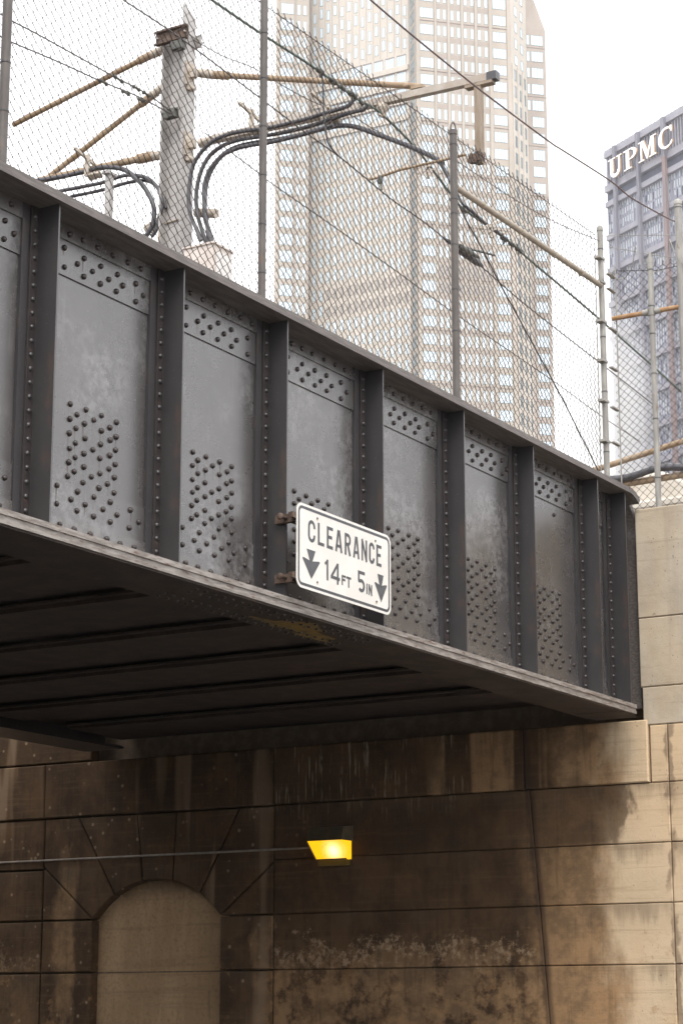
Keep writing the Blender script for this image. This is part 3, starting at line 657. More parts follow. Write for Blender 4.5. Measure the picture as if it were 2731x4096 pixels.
post(fen, 9.36, FY, 6.49, 9.0, .0315, M['postgrey'], bands=(7.0,7.32,7.75,8.2))
post(fen, 12.245, FY, 6.49, 9.12, .029, M['postgrey'], bands=(6.85,7.22,7.6,7.98,8.36,8.72))
p2 = post(fen, 15.222, FY, 6.49, 9.04, .0325, M['postgrey'], bands=(7.25,7.62,8.02,8.3,8.43,8.93))
k = MB(); k.tube([(15.222,FY,9.02),(15.222,FY,9.06)], .037, 14); lo = [(15.222+.026*math.cos(R(a)),FY-.012*math.cos(R(a)),9.06+.075*math.sin(R(a))) for a in range(0,181,20)]
k.tube(lo, .007, 6); k.build('eyelet_cap', M['postgrey'], p2)
pe = post(fen, 18.27, FY, 6.45, 9.16, .029, M['galv'], 'dome', bands=(6.9,7.5,8.05,8.62,8.95))
k = MB(); k.tube([(15.26,FY,8.555),(18.24,FY,8.575)], .028, 12)
for x in (15.75,16.5,17.2,17.8): k.tube([(x-.006,FY,8.56),(x+.006,FY,8.56)], .0315, 12)
k.build('brace_rail', M['palerail'], fen)
k = MB(); k.tube([(18.2,FY+.03,6.52),(18.205,FY+.03,9.0)], .006, 6)
for z in (6.62,7.0,7.4,7.8,8.2,8.6,8.85): k.box((18.18,FY-.035,z-.012),(18.30,FY+.035,z+.012))
k.build('tension_bar', M['galv'], fen)
k = MB(); bw = spline([(15.25,FY,8.80),(16.4,FY,8.83),(17.3,FY,8.90),(18.24,FY,9.03)], 10); k.tube(bw, .004, 5)
for i in range(4, len(bw)-1, 3):
    p = Vector(bw[i]); 
    for a in (Vector((.012,.01,.026)), Vector((-.012,.012,.022))): k.tube([p-a, p+a], .0022, 4)
k.build('barbed_wire', M['wire'], fen)
# second fence, standing on the concrete pylon
FX = 18.42
f2 = thing('chain_link_fence', (FX, 7.0, 6.33), 'shorter grey chain link fence with rusty rails standing on the concrete pylon', 'fence')
k = MB(); chain(k, 4.6, 7.95, lambda s: 6.35, lambda s: 8.78, .080, .079, lambda s, o, z: (FX+.045+o, s, z), .0034, True); k.build('chain_mesh', M['chain'], f2, fix=False)
k = MB(); k.tube([(FX+.045,7.96,8.78),(FX+.045,7.5,8.70),(FX+.045,4.6,8.78)], .0035, 5); k.build('tension_wire', M['chain'], f2)
post(f2, FX, 7.548, 6.33, 8.80, .028, M['galv'], 'stub', bands=(6.62,7.2,7.65,8.05,8.33,8.70))
post(f2, FX, 7.24, 6.33, 9.33, .034, M['galv'], 'dome', bands=(9.28,))
post(f2, FX, 5.6, 6.33, 8.80, .028, M['galv'], 'stub')
for a, b in ((7.96,7.62),(7.48,4.6)):
    k = MB(); k.tube([(FX,a,8.275),(FX,b,8.275)], .0235, 12); k.build('rail', M['rustrail'], f2)
k = MB(); k.tube([(FX,7.58,8.275),(FX,7.64,8.275)], .032, 12); k.tube([(FX,7.51,8.275),(FX,7.455,8.275)], .032, 12); k.tube([(FX,7.548,8.235),(FX,7.548,8.315)], .035, 12); k.build('rail_clamp', M['galv'], f2)
k = MB(); k.tube([(FX+.03,7.93,6.45),(FX+.03,7.93,8.82)], .007, 6)
for z in (6.55,7.0,7.35,7.75,8.15,8.55,8.7): k.box((FX-.12,7.925,z-.006),(FX+.045,7.965,z+.006))
k.build('tension_bar', M['galv'], f2)
k = MB(); pts = []
for i in range(160):
    a = i/160; th = a*2*math.pi*9; pts.append((FX+.12*math.cos(th)+.02*math.sin(5*a), 8.15-a*3.2, 8.80+.15*math.sin(th)+.03*math.sin(9*a)))
k.tube(pts, .0045, 5); k.tube([(18.3,8.0,9.10),(FX,7.24,9.0)], .004, 5); k.tube([(18.3,8.0,9.0),(FX,7.55,8.86),(FX,7.24,8.76)], .004, 5); k.build('wire_coil', M['galv'], f2, fix=False)

# ================================================================== catenary mast on the bridge
MX, YN, YF = 16.70, 11.896, 12.173
mast = thing('catenary_mast', (MX+.1, 12.03, 5.85), 'pale grey steel catenary mast with tan arms reaching to both sides', 'mast')
A = lambda px, py: at(0, MX, px, py)
k = MB(); k.box((MX,YN,5.85),(MX+.205,YN+.022,11.80)); k.box((MX,YF-.022,5.85),(MX+.205,YF,11.62)); k.box((MX+.095,YN+.022,5.85),(MX+.112,YF-.022,11.66))
k.add([(MX,YN,11.80),(MX+.205,YN,11.80),(MX+.205,YN+.022,11.80),(MX,YN+.022,11.80),(MX,YN,11.90),(MX,YN+.022,11.90)], [(0,1,4),(3,5,2),(0,4,5,3),(1,2,5,4)])
k.build('column', M['mast'], mast)
k = MB(); k.box((MX-.03,YN-.06,11.50),(MX-.004,YF+.06,11.62)); k.box((MX-.06,YN-.06,11.615),(MX-.004,YF+.06,11.635)); k.box((MX-.06,YN-.06,11.485),(MX-.004,YF+.06,11.50))
k.build('clamp_plate', M['rustplate'], mast)
k = MB(); k.box((MX+.21,YN-.06,11.48),(MX+.235,YF+.06,11.62)); k.tube([(MX-.05,YN-.035,11.56),(MX+.28,YN-.035,11.56)], .011, 8); k.tube([(MX-.05,YF+.035,11.56),(MX+.28,YF+.035,11.56)], .011, 8); k.build('clamp_rod', M['mast'], mast)
for py in (160, 322):
    c = A(432, py); k = MB(); k.box((MX+.03,YN-.02,c.z-.13),(MX+.17,YN-.001,c.z+.13)); k.box((MX+.07,YN-.09,c.z-.05),(MX+.13,YN-.02,c.z+.05)); k.tube([(MX+.06,YN-.03,c.z-.16),(MX+.14,YN-.03,c.z-.16)], .03, 8); k.build('bracket', M['ceramic'], mast)
def insulator(p, q, r, parent, ribs=5):
    p = Vector(p); q = Vector(q); n = ribs*4; pts = [p.lerp(q, i/n) for i in range(n+1)]; rr = [r*(1 if i % 4 in (1,2) else .72) for i in range(n+1)]; rr[0] = rr[-1] = r*.5
    k = MB(); k.tube(pts, rr, 12); k.build('insulator', M['ceramic'], parent)
def arm(p0, p1, p2, w, m, rib=.05, square=False):
    """bracket point, end of insulator, far end (pixels of the mast plane)"""
    a, b, c = A(*p0), A(*p1), A(*p2); a, b, c = [v+Vector((.10,0,0)) for v in (a,b,c)]
    k = MB()
    if square: k.bar(b, c, w, w)
    else: k.tube([b, c], w/2, 10)
    d = (c-b).normalized(); k.tube([b-d*.03, b+d*.16], w*.72, 10)
    o = k.build('arm', m, mast); insulator(a, b, rib, mast); return o, b, c
arm((366,105),(334,118),(18,279),.062,M['tan']); arm((366,189),(337,211),(98,400),.062,M['tan']); arm((366,348),(333,352),(78,407),.075,M['tan'])
arm((445,159),(484,164),(955,190),.062,M['tan']); ao, a0, a1 = arm((445,322),(484,311),(1112,169),.070,M['palearm'], square=True)
e0 = A(1109,169.7)+Vector((.10,0,0)); e1 = A(1131,164)+Vector((.10,0,0)); k = MB(); k.bar(e0, e1, .082, .082); k.build('end_cap', M['cable'], mast)
k = MB(); q0 = A(935,196)+Vector((.10,0,0)); q1 = A(962,190)+Vector((.10,0,0)); k.bar(q0, q1, .075, .03); q = A(925,192)+Vector((.05,0,0)); dome(k, q, (-1,0,0), .025, .02); k.build('tie_plate', M['tan'], mast)
t0 = A(1087,184)+Vector((.10,0,0)); t1 = Vector((t0.x, t0.y, A(1090,368).z)); k = MB(); k.bar(t0, t1, .068, .068); k.box((t0.x-.04,t0.y-.16,t0.z-.03),(t0.x+.04,t0.y+.13,t0.z+.0)); k.build('drop_tube', M['dropsteel'], mast)
k = MB(); c = A(1082,360)+Vector((.06,0,0)); k.obox(c, Vector((.035,0,0)), Vector((0,.045,.012)), Vector((0,-.015,.04))); k.box((c.x-.03,c.y-.07,c.z-.03),(c.x+.08,c.y-.02,c.z+.06)); k.build('drop_clamp', M['rustplate'], mast)
k = MB(); k.tube([A(1070,356),A(1062,356),A(1048,360),A(918,390),A(866,408),A(848,412)], .014, 8); k.build('steady_arm', M['tan'], mast)
i0 = A(867,231)+Vector((.10,0,0)); k = MB(); k.tube([i0, i0-Vector((0,0,.03)), i0-Vector((0,0,.06)), i0-Vector((0,0,.09)), i0-Vector((0,0,.13))], [.05,.065,.062,.035,.03], 14); k.tube([i0-Vector((0,0,.13)), A(868,262)], .014, 8); k.build('disc_insulator', M['ceramic'], mast)
k = MB(); c = A(873,410); k.tube([c+Vector((0,0,.03)), c-Vector((0,0,.02)), c-Vector((0,0,.05))], [.02,.03,.02], 10); k.tube([c-Vector((0,0,.05)), c-Vector((0,.02,.12))], .01, 6); k.build('contact_clip', M['clamp'], mast)
for (px, py) in ((578,273),(744,250),(201,376)):
    c = A(px, py); k = MB(); k.bar(c+Vector((.0,.0,.10)), c+Vector((.0,-.0,-.14)), .035, .05); k.bar(c+Vector((-.16,.05,.13)), c+Vector((.12,-.04,.0)), .03, .03)
    for dy in (0,-.06,-.12): k.tube([c+Vector((.0,dy-.02,-.12)), c+Vector((.06,dy-.02,-.16))], .028, 8)
    k.build('cable_cleat', M['ceramic'], mast)
c = A(440,487); k = MB(); k.tube([c+Vector((.08,.0,.02)), c+Vector((.08,-.25,-.04))], .05, 8); k.tube([c+Vector((.08,.16,-.0)), c+Vector((.08,.5,-.03))], .01, 6); k.tube([c+Vector((.08,.48,-.0)), c+Vector((.08,.62,-.04))], .05, 8); k.build('cable_spreader', M['ceramic'], mast)
for px, py in ((415,105),(398,262)):
    c = A(px, py); k = MB(); k.box((MX-.08,c.y-.07,c.z-.06),(MX-.002,c.y+.07,c.z+.03)); k.tube([(MX-.06,c.y-.1,c.z+.02),(MX-.06,c.y+.1,c.z)], .016, 8); k.build('wire_anchor', M['clamp'], mast)

# small post and junction box
sp = MB(); c = at(1,12.5,254,400); sp.box((c.x-.045,12.47,5.85),(c.x+.02,12.53,c.z)); sp.box((c.x-.09,12.46,c.z-.02),(c.x+.06,12.54,c.z+.01))
tag(sp.build('steel_post', M['mast']), 'short grey steel post under the left hand cable loop, left of the mast', 'post')
jb = thing('junction_box', (16.56, 11.46, 7.6), 'beige steel junction box at the foot of the grey mast', 'box')
k = MB(); k.box((16.40,11.286,7.7),(16.73,11.635,9.06)); k.box((16.385,11.27,9.045),(16.745,11.65,9.064)); k.build('cabinet', M['boxpaint'], jb)
k = MB(); k.box((16.445,11.274,7.8),(16.70,11.285,8.98)); dr = k.build('door', M['boxdoor'], jb)
k = MB(); k.box((16.655,11.25,8.55),(16.68,11.274,8.66)); k.tube([(16.667,11.245,8.53),(16.667,11.245,8.68)], .012, 8); k.build('handle', M['clamp'], dr)
k = MB(); k.box((16.46,11.2715,8.50),(16.60,11.2735,8.62)); k.build('sticker', M['orange'], dr)
k = MB(); k.box((16.53,11.30,5.85),(16.66,11.62,7.7)); k.build('pedestal', M['mast'], jb)

# ================================================================== cables and overhead wires
def cable(name, pts, r, m, label, cat, group=None, smooth=True, n=6):
    k = MB(); k.tube(spline(pts, n) if smooth else pts, r, 8); return tag(k.build(name, m, fix=False), label, cat, group)
Cb = lambda L: [at(0, 16.62, *p) for p in L]
G1 = 'black feeder cables looping up from the junction box'
cable('feeder_cable', Cb([(462,553),(452,528),(437,490),(433.5,455),(436,420),(444,380),(462,350),(487,326),(520,310),(560,301),(620,293),(700,274),(742,261),(790,247),(805,238),(813,225)]), .0215, M['cable'], 'outermost black cable loop, hugging the mast and joining the green overhead wire', 'cable', G1)
cable('feeder_cable', [p+Vector((0.06,0,0)) for p in Cb([(466,556),(458,530),(447,492),(443,455),(446,420),(457,382),(477,350),(508,328),(545,316),(590,309),(640,300),(700,286),(756,267),(805,252),(828,246),(838,233)])], .0215, M['cable'], 'black cable loop second from the mast, ending below the tan arm', 'cable', G1)
cable('feeder_cable', [p+Vector((0.12,0,0)) for p in Cb([(473,556),(466,525),(456,492),(455,455),(457,420),(468,385),(490,353),(520,332),(560,320),(605,314),(660,304),(715,289),(765,279),(802,281.5),(847,297),(915,322),(976,349),(1003,367)])], .025, M['cable'], 'thick black cable that arches over and runs down to the right behind the fence', 'cable', G1)
cable('feeder_cable', [p+Vector((0.02,0,0)) for p in Cb([(477,556),(474,520),(470,490),(466,450),(468,420),(481,386),(508,356),(538,341),(566,333.5),(594,329),(620,325),(690,308),(740,293),(763,286)])], .022, M['cable'], 'innermost black cable of the loop, lowest along the pale arm', 'cable', G1)
G2 = 'black feeder cables on the left of the mast'
S = 1/2.4828
Cl = lambda L: [at(0, 16.72, x*S, y*S) for x, y in L]
cable('feeder_cable', Cl([(180,1034),(330,1012),(500,975),(560,957),(640,955),(710,968),(770,1010),(832,1080),(872,1160),(880,1225),(868,1290),(835,1345)]), .026, M['cable'], 'left hand black cable curving down from the rusty low arm', 'cable', G2)
cable('feeder_cable', Cl([(340,1090),(470,1065),(590,1040),(700,1003),(790,1002),(850,1022),(893,1062),(918,1115),(925,1180),(905,1250),(892,1310),(865,1350)]), .021, M['cable'], 'black cable passing behind the mast on the left, upper of the two lower ones', 'cable', G2)
cable('feeder_cable', [p+Vector((.05,0,0)) for p in Cl([(390,1112),(500,1090),(600,1066),(700,1036),(790,1020),(845,1030),(893,1070),(918,1120),(930,1180)])], .019, M['cable'], 'lowest thin black cable above the girder on the left', 'cable', G2)
Wm = lambda y, L: [at(1, y, *p) for p in L]
ms = thing('overhead_wire', at(1,9.6,813,223), 'thick greenish overhead wire with dark clamps crossing in front of the towers', 'wire')
k = MB(); k.tube(spline(Wm(9.6,[(470,-12),(487,0),(596,74.5),(727,159),(813,223),(870,257),(949,334),(1002,402),(1030,440),(1057,474),(1110,513),(1189,571),(1209,591),(1370,728),(1553,890),(1640,968)]),6), .0125, 8); k.build('conductor', M['patina'], ms, fix=False)
for p, q, r in (((728,158),(742,170),.03),((757,181),(772,192),.032),((778,196),(792,206),.026),((800,211),(818,224),.032),((826,232),(834,240),.026),((1062,480),(1070,488),.025),((1150,543),(1163,553),.032),((1168,556),(1180,565),.03),((1184,568),(1196,579),.032)):
    k = MB(); a, b = at(1,9.6,*p), at(1,9.6,*q); k.tube([a, a.lerp(b,.2), a.lerp(b,.5), a.lerp(b,.8), b], [r*.5,r,r*.7,r,r*.5], 7); k.tube([a.lerp(b,.5)-Vector((0,0,.06)), a.lerp(b,.5)+Vector((0,.01,.06))], .010, 6); k.build('clamp', M['clamp'], ms)
Cw = thing('overhead_wire', at(1,9.68,831,402), 'thin contact wire under the steady arm with a black section insulator', 'wire')
k = MB(); k.tube(spline(Wm(9.68,[(270,-10),(284,0),(417,89),(596,224),(700,303),(779,360),(831,402),(899,458),(976,512),(1060,580),(1109,616),(1205,699),(1375,832),(1500,930)]),6), .0068, 6); k.build('conductor', M['wire'], Cw, fix=False)
k = MB(); a, b = at(1,9.68,1016,545), at(1,9.68,1108,612); k.tube([a,a.lerp(b,.12),a.lerp(b,.3),a.lerp(b,.42),a.lerp(b,.85),b], [.010,.022,.018,.042,.040,.012], 9); k.build('section_insulator', M['cable'], Cw)
k = MB(); a, b = at(1,9.6,1055,566), at(1,9.6,1100,592); k.tube([a,a.lerp(b,.5),b], [.03,.034,.012], 8); c = at(1,9.6,1075,572); k.tube([c-Vector((.3,0,.05)), c+Vector((.6,0,.12))], .012, 6); k.build('side_runner', M['clamp'], Cw)
cable('overhead_wire', Wm(7.42,[(840,-12),(851,0),(939,75),(1057,171),(1138,234),(1263,327),(1291,345),(1400,415),(1450,455),(1530,500),(1556,511)]), .0075, M['redwire'], 'reddish twisted wire high over the fence, tied to the tall right post', 'wire')
cable('overhead_wire', Wm(11.5,[(470,305),(499,326),(596,399),(618,417),(760,516),(899,615),(1055,728),(1267,873),(1375,952),(1470,1015)]), .0062, M['wire'], 'lowest thin wire sagging across the fence towards the girder end', 'wire')
cable('overhead_wire', Wm(8.7,[(1055,475),(1075,515),(1110,578),(1146,649),(1200,748),(1290,915),(1345,1025),(1382,1100)]), .0075, M['wire'], 'dark steep guy wire dropping to the girder beside the end post', 'wire')
cable('overhead_wire', Wm(11.8,[(447,93),(515,130),(584,157),(660,203),(731,239),(801,262),(870,303),(976,348)]), .0058, M['wire'], 'thin span wire leaving the mast top toward the right', 'wire')
cable('overhead_wire', [A(450,268),A(449,160)], .004, M['wire'], 'short thin vertical wire hanging beside the mast', 'wire', smooth=False)
def strain(pts, ins, label):
    t_ = thing('strain_wire', at(1,12.0,*pts[-1]), label, 'wire', 'strain wires on the left of the mast'); k = MB(); P = Wm(12.0, pts); k.tube(spline(P,5), .0075, 6); k.build('wire', M['wire'], t_, fix=False)
    for p, q in ins:
        a, b = at(1,12.0,*p), at(1,12.0,*q); k = MB(); k.tube([a, a.lerp(b,.15), a.lerp(b,.3), a.lerp(b,.5), a.lerp(b,.7), a.lerp(b,.85), b], [.01,.024,.012,.012,.012,.024,.01], 8); k.build('turnbuckle', M['clamp'], t_)
strain([(-10,25),(28,48),(97,84),(250,169),(334,213),(372,240),(396,258)], [((262,174),(284,190)),((305,197),(322,208)),((328,211),(345,221))], 'upper strain wire running from the upper left to the mast')
strain([(-10,78),(28,97),(130,140),(238,189),(298,213),(350,238),(396,264)], [((228,183),(248,195)),((280,208),(298,218)),((318,226),(330,233))], 'lower strain wire running from the left to the mast')
cable('jumper_wire', Wm(9.64,[(738,172),(741,190),(744,263),(748,300),(754,329),(765,345),(779,360)]), .009, M['cable'], 'black jumper wire hanging from the green wire to the contact wire', 'wire')
cable('feeder_tail', [at(0,16.7+.02*i,*p) for i, p in enumerate([(1003,367),(1013,378),(1028,405),(1040,425)])]+Wm(9.55,[(1060,465),(1085,487),(1110,510),(1140,532),(1165,552)]), .019, M['cable'], 'black cable tail strapped below the green wire behind the middle post', 'cable')
for q0, q1, lb in (((954,388),(1010,370),'pale flat strap plate on the cables left of the middle post'),((1104,526),(1148,508),'pale flat strap plate on the cables right of the middle post')):
    a, b = at(1,9.5,*q0), at(1,9.5,*q1); k = MB(); k.bar(a, b, .05, .03); k.bar(a.lerp(b,.1)+Vector((0,.0,-.06)), b.lerp(a,.1)+Vector((0,0,-.06)), .02, .02)
    k.tube([a.lerp(b,.5), a.lerp(b,.5)-Vector((0,0,.14))], .02, 8); tag(k.build('strap_plate', M['ceramic']), lb, 'plate')

# far equipment seen over the pylon, right
k = MB(); V = lambda y, z, d: (d, y, z)
k.prism([(9.4,6.15),(11.40,6.15),(11.40,8.60),(11.28,8.78),(11.22,8.80),(10.75,8.86),(10.60,8.80),(10.25,8.62),(9.4,8.3)], V, 26.2, 29.0, 0, .05, 0)
k.prism([(9.4,8.30),(11.50,8.30),(11.50,8.42),(9.4,8.42)], V, 26.05, 26.3, 0, .03, 0)
tag(k.build('concrete_vault', M['vault']), 'pale concrete vault behind the fence on the pylon', 'building')
m2 = thing('catenary_mast', (25.6, 8.9, 6.15), 'second catenary mast beyond the pylon, only its tan arms in the picture', 'mast')
k = MB(); k.box((25.5,8.8,6.15),(25.7,9.0,11)); k.build('column', M['mast'], m2)
V2 = lambda px, py: at(0, 25.6, (2350+px/2.218)/1.7417, (1000+py/2.218)/1.7417)
def arm2(p, r):
    a, b = V2(*p[0]), V2(*p[1]); e = b + (b-a).normalized()*((b.y-8.9)/max(.01,abs((b-a).normalized().y))); k = MB(); k.tube([a, e], r, 10); k.build('arm', M['tan'], m2)
arm2(((20,1965),(800,1710)), .04); arm2(((225,2092),(805,2000)), .045)
k = MB(); a = V2(640,1960); k.box((a.x-.1,a.y-.03,a.z-.25),(a.x-.05,a.y+.03,a.z+.1)); k.build('cable_cleat', M['ceramic'], m2)
cable('feeder_cable', [V2(*p)+Vector((-.08,0,0)) for p in [(190,2048),(330,2036),(460,2005),(570,1965),(660,1945),(805,1938),(1000,1950)]], .05, M['cable'], 'black cable sagging in front of the pale concrete vault', 'cable')

# ================================================================== towers
def P3(u, v, z): p = hv*v + rv*u; return Vector((p.x, p.y, z))
T1 = thing('skyscraper', P3(18, 520, 0), 'tall beige stone skyscraper with rows of pale windows behind the fence', 'building')
FP = [(-17.5,560),(-17.0,515),(-8.5,516.8),(-7.84,523),(17.2,508),(18.8,500),(43.2,506),(48.0,515),(53.1,516.2),(52,560)]
ROW = [249.8-4.57*i for i in range(-6, 34)]
def facet(i):
    a, b = Vector(FP[i]), Vector(FP[i+1]); d = (b-a); L = d.length; d.normalize(); nn = Vector((d.y,-d.x))
    if nn.y > 0: nn = -nn
    return a, d, L, nn
def fq(mb, fc, s0, s1, z0, z1, out=0., th=.3, mi=0):
    a, d, L, nn = fc; vs = []
    for o in (out, out-th):
        sh, zsh = (1.357*out, -.72*out) if fc is F2 else (0, 0)
        for s, z in ((s0,z0),(s1,z0),(s1,z1),(s0,z1)):
            s += sh; z = max(z+zsh, 0) if zsh else z
            q = a + d*s + nn*o; vs.append(P3(q.x, q.y, z))
    mb.add(vs, [(0,1,2,3),(7,6,5,4),(0,4,5,1),(1,5,6,2),(2,6,7,3),(3,7,4,0)], mi)
F2 = None
body = MB(); ZTOP = 275
def wallf(i, zt, mi): 
    a, b = FP[i], FP[i+1]; body.add([P3(*a,0),P3(*b,0),P3(*b,zt),P3(*a,zt)], [(0,1,2,3)], mi)
for i, mi in enumerate((0,0,1,2,0,0,2,1,0)): wallf(i, 254 if i in (7, 8) else ZTOP, mi)
a, b = FP[7], FP[8]; body.add([P3(*a,254),P3(*b,254),P3(50.3,516,262.5),P3(47.5,516,275),P3(*a,275)], [(0,1,2,3,4)], 1)
body.add([P3(*FP[8],254),P3(*FP[9],254),P3(50,560,262.5),P3(50.3,516,262.5)], [(0,1,2,3)], 1)
body.add([P3(u,v,254) for u,v in FP], [tuple(range(len(FP)))], 0)
pil = jn = body; win = MB(); nwin = 0
def window(fc, s0, s1, z0, z1, nm=3, own=False, dark=False):
    global nwin
    mb = MB() if own else win
    fq(mb, fc, s0, s1, z0, z1, .04, .1, 2 if dark else 0)
    fw = .07
    for (x0,x1,y0,y1) in ((s0-fw,s0,z0-fw,z1+fw),(s1,s1+fw,z0-fw,z1+fw),(s0,s1,z1,z1+fw),(s0,s1,z0-fw,z0)): fq(mb, fc, x0, x1, y0, y1, .08, .2, 1)
    for m_ in range(1, nm+1):
        c = s0+(s1-s0)*m_/(nm+1); fq(mb, fc, c-.05, c+.05, z0, z1, .09, .1, 1)
    if own: mb.build('window', [M['glass'], M['mull'], M['glassdark']], T1); nwin += 1
# right bay
fc = facet(5); L = fc[2]; own_ok = lambda z: 120 < z < 252
for k_, z in enumerate(ROW):
    lv = z < 183 and z > 173
    for s0, s1 in ((1.1,4.5),(20.4,23.8)): window(fc, s0, s1, z+.15, z+2.75, 3, own_ok(z) and nwin < 96)
    for s0 in (5.6,7.2,9.15,10.9,12.7,14.5,16.4,18.2):
        if lv: 
            lou = MB()
            for q in range(7): fq(lou, fc, s0-.25, s0+1.0, z+q*.4, z+q*.4+.22, .12, .2)
            lou.build('louvre', M['louvre'], T1)
        else: window(fc, s0, s0+.72, z+.1, z+2.75, 0)
    fq(pil, fc, 5.2, 19.4, z+3.05, z+4.25, .02, .1, 1)
    if k_ % 3 == 0: fq(jn, fc, .1, L-.1, z-.75, z-.6, .14, .2, 3)
for s0, s1 in ((0,.9),(4.75,5.3),(8.25,8.85),(11.85,12.45),(15.5,16.1),(19.3,20.1),(24.1,L)): fq(pil, fc, s0, s1, 0, ZTOP, .28, .4)
# far right bay
fc = facet(7); L = fc[2]
for k_, z in enumerate(ROW):
    if z > 250: continue
    if z < 252 and z > 120 and nwin < 100: pass
    window(fc, 1.35, 4.4, z-.4, z+2.3, 3, z < 252 and z > 120 and nwin < 100)
    if z > 230: window(fc, -.1+.2, .75, z-.4, z+2.2, 0)
    if k_ % 3 == 0: fq(jn, fc, 0, L, z-1.2, z-1.05, .10, .2, 3)
# chamfer
fc = facet(6); L = fc[2]
for z in ROW:
    if z > 238: 
        window(fc, 2.5, 4.0, z, z+2.5, 0); window(fc, 6.2, 7.7, z, z+2.5, 0)
    else:
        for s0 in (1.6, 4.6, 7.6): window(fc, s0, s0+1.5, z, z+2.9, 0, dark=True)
for s0 in (.2, 3.5, 6.6): fq(pil, fc, s0, s0+.8, 0, 240, .35, .4, 2)
# thin side face
fc = facet(4); L = fc[2]
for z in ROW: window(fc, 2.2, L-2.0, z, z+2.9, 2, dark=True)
# central facade
fc = facet(3); L = fc[2]; ns = 14; w_ = L/ns
for k_, z in enumerate(ROW):
    if 224 < z < 243:
        fq(pil, fc, 0, L, z-1.6, z-.2, .5, .6, 2)
        for q in range(8): window(fc, L-3.4-q*3.4, L-.9-q*3.4, z, z+2.6, 3); fq(jn, fc, L-3.5-q*3.4, L-.8-q*3.4, z+2.65, z+2.95, .12, .2, 3)
    else:
        for q in range(ns):
            zz = z + (.9 if (q+k_) % 2 else 0)*(1 if z > 243 else .4)
            if 173 < z < 183 and q > 1:
                lou = MB()
                for h_ in range(7): fq(lou, fc, q*w_+.5, q*w_+1.5, z+h_*.4, z+h_*.4+.22, .12, .2)
                lou.build('louvre', M['louvre'], T1)
            else: window(fc, q*w_+.55, q*w_+1.4, zz, zz+2.7, 0)
for q in range(ns+1): fq(pil, fc, q*w_-.16, q*w_+.16, 0, 224, .35, .4, 2)
for q in range(0, ns+1): fq(jn, fc, q*w_-.05, q*w_+.05, 244, ZTOP, .05, .1, 3)
# left bay
fc = facet(1); L = fc[2]
for k_, z in enumerate(ROW):
    window(fc, 1.3, 4.6, z-.5, z+2.3, 3); window(fc, 5.6, 6.4, z-.5, z+2.2, 0); window(fc, 7.2, 8.0, z-.5, z+2.2, 0)
fq(pil, fc, 0, .8, 0, ZTOP, .25, .3); fq(pil, fc, 4.85, 5.3, 0, ZTOP, .2, .3, 1)
tag(win.build('windows', [M['glass'], M['mull'], M['glassdark']], T1, fix=False), kind='stuff')
body.build('wall', [M['stone'], M['stone2'], M['stonew'], M['joint']], T1, fix=False)

# steel tower with the letters
c0 = Vector((81.685, 620)); fd = Vector((.483,-.875)).normalized(); fn_ = Vector((-fd.y*-1, fd.x*-1)); fn_ = Vector((fd.y, -fd.x)) if fd.y*0 + (-fd.x) < 0 else -Vector((fd.y,-fd.x))
T2 = thing('skyscraper', P3(81.7, 620, 0), 'dark steel skyscraper with white letters along its roof edge', 'building')
F2 = (c0, fd, 70., Vector((-.875,-.483)).normalized())
bd = MB(); a = c0; b = c0+fd*70; e = Vector((.9,.5)).normalized()*60
ring = [a, b, b+e, a+e]
for i in range(4):
    p, q = ring[i], ring[(i+1)%4]; bd.add([P3(p.x,p.y,0),P3(q.x,q.y,0),P3(q.x,q.y,262),P3(p.x,p.y,262)], [(0,1,2,3)])
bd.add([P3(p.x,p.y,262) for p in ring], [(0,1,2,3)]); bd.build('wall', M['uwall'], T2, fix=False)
cols = [3.6, 15.3, 28.0, 40.6, 53, 65]
MOD = 10.75; ZB = [245.8-MOD*i for i in range(0, 18)]
k = MB()
for i, x in enumerate(cols):
    if i == 2: continue
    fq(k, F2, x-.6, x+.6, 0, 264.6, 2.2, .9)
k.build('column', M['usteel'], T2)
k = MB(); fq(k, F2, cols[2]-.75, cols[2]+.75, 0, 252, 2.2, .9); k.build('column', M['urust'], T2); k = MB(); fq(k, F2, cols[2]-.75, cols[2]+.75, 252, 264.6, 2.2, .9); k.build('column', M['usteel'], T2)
k = MB()
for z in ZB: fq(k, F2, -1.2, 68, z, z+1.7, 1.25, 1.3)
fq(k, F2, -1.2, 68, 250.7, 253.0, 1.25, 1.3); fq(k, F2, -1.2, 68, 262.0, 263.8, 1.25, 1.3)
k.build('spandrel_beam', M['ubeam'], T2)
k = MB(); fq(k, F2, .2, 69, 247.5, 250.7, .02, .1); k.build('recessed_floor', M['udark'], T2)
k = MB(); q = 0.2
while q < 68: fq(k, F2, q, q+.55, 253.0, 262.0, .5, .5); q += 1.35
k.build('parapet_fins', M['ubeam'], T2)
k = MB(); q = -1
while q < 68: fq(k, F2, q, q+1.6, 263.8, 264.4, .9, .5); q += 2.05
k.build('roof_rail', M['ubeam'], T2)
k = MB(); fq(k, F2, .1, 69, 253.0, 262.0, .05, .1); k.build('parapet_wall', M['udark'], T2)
rnd = random.Random(5); ws = MB(); mulls = MB(); own = 0
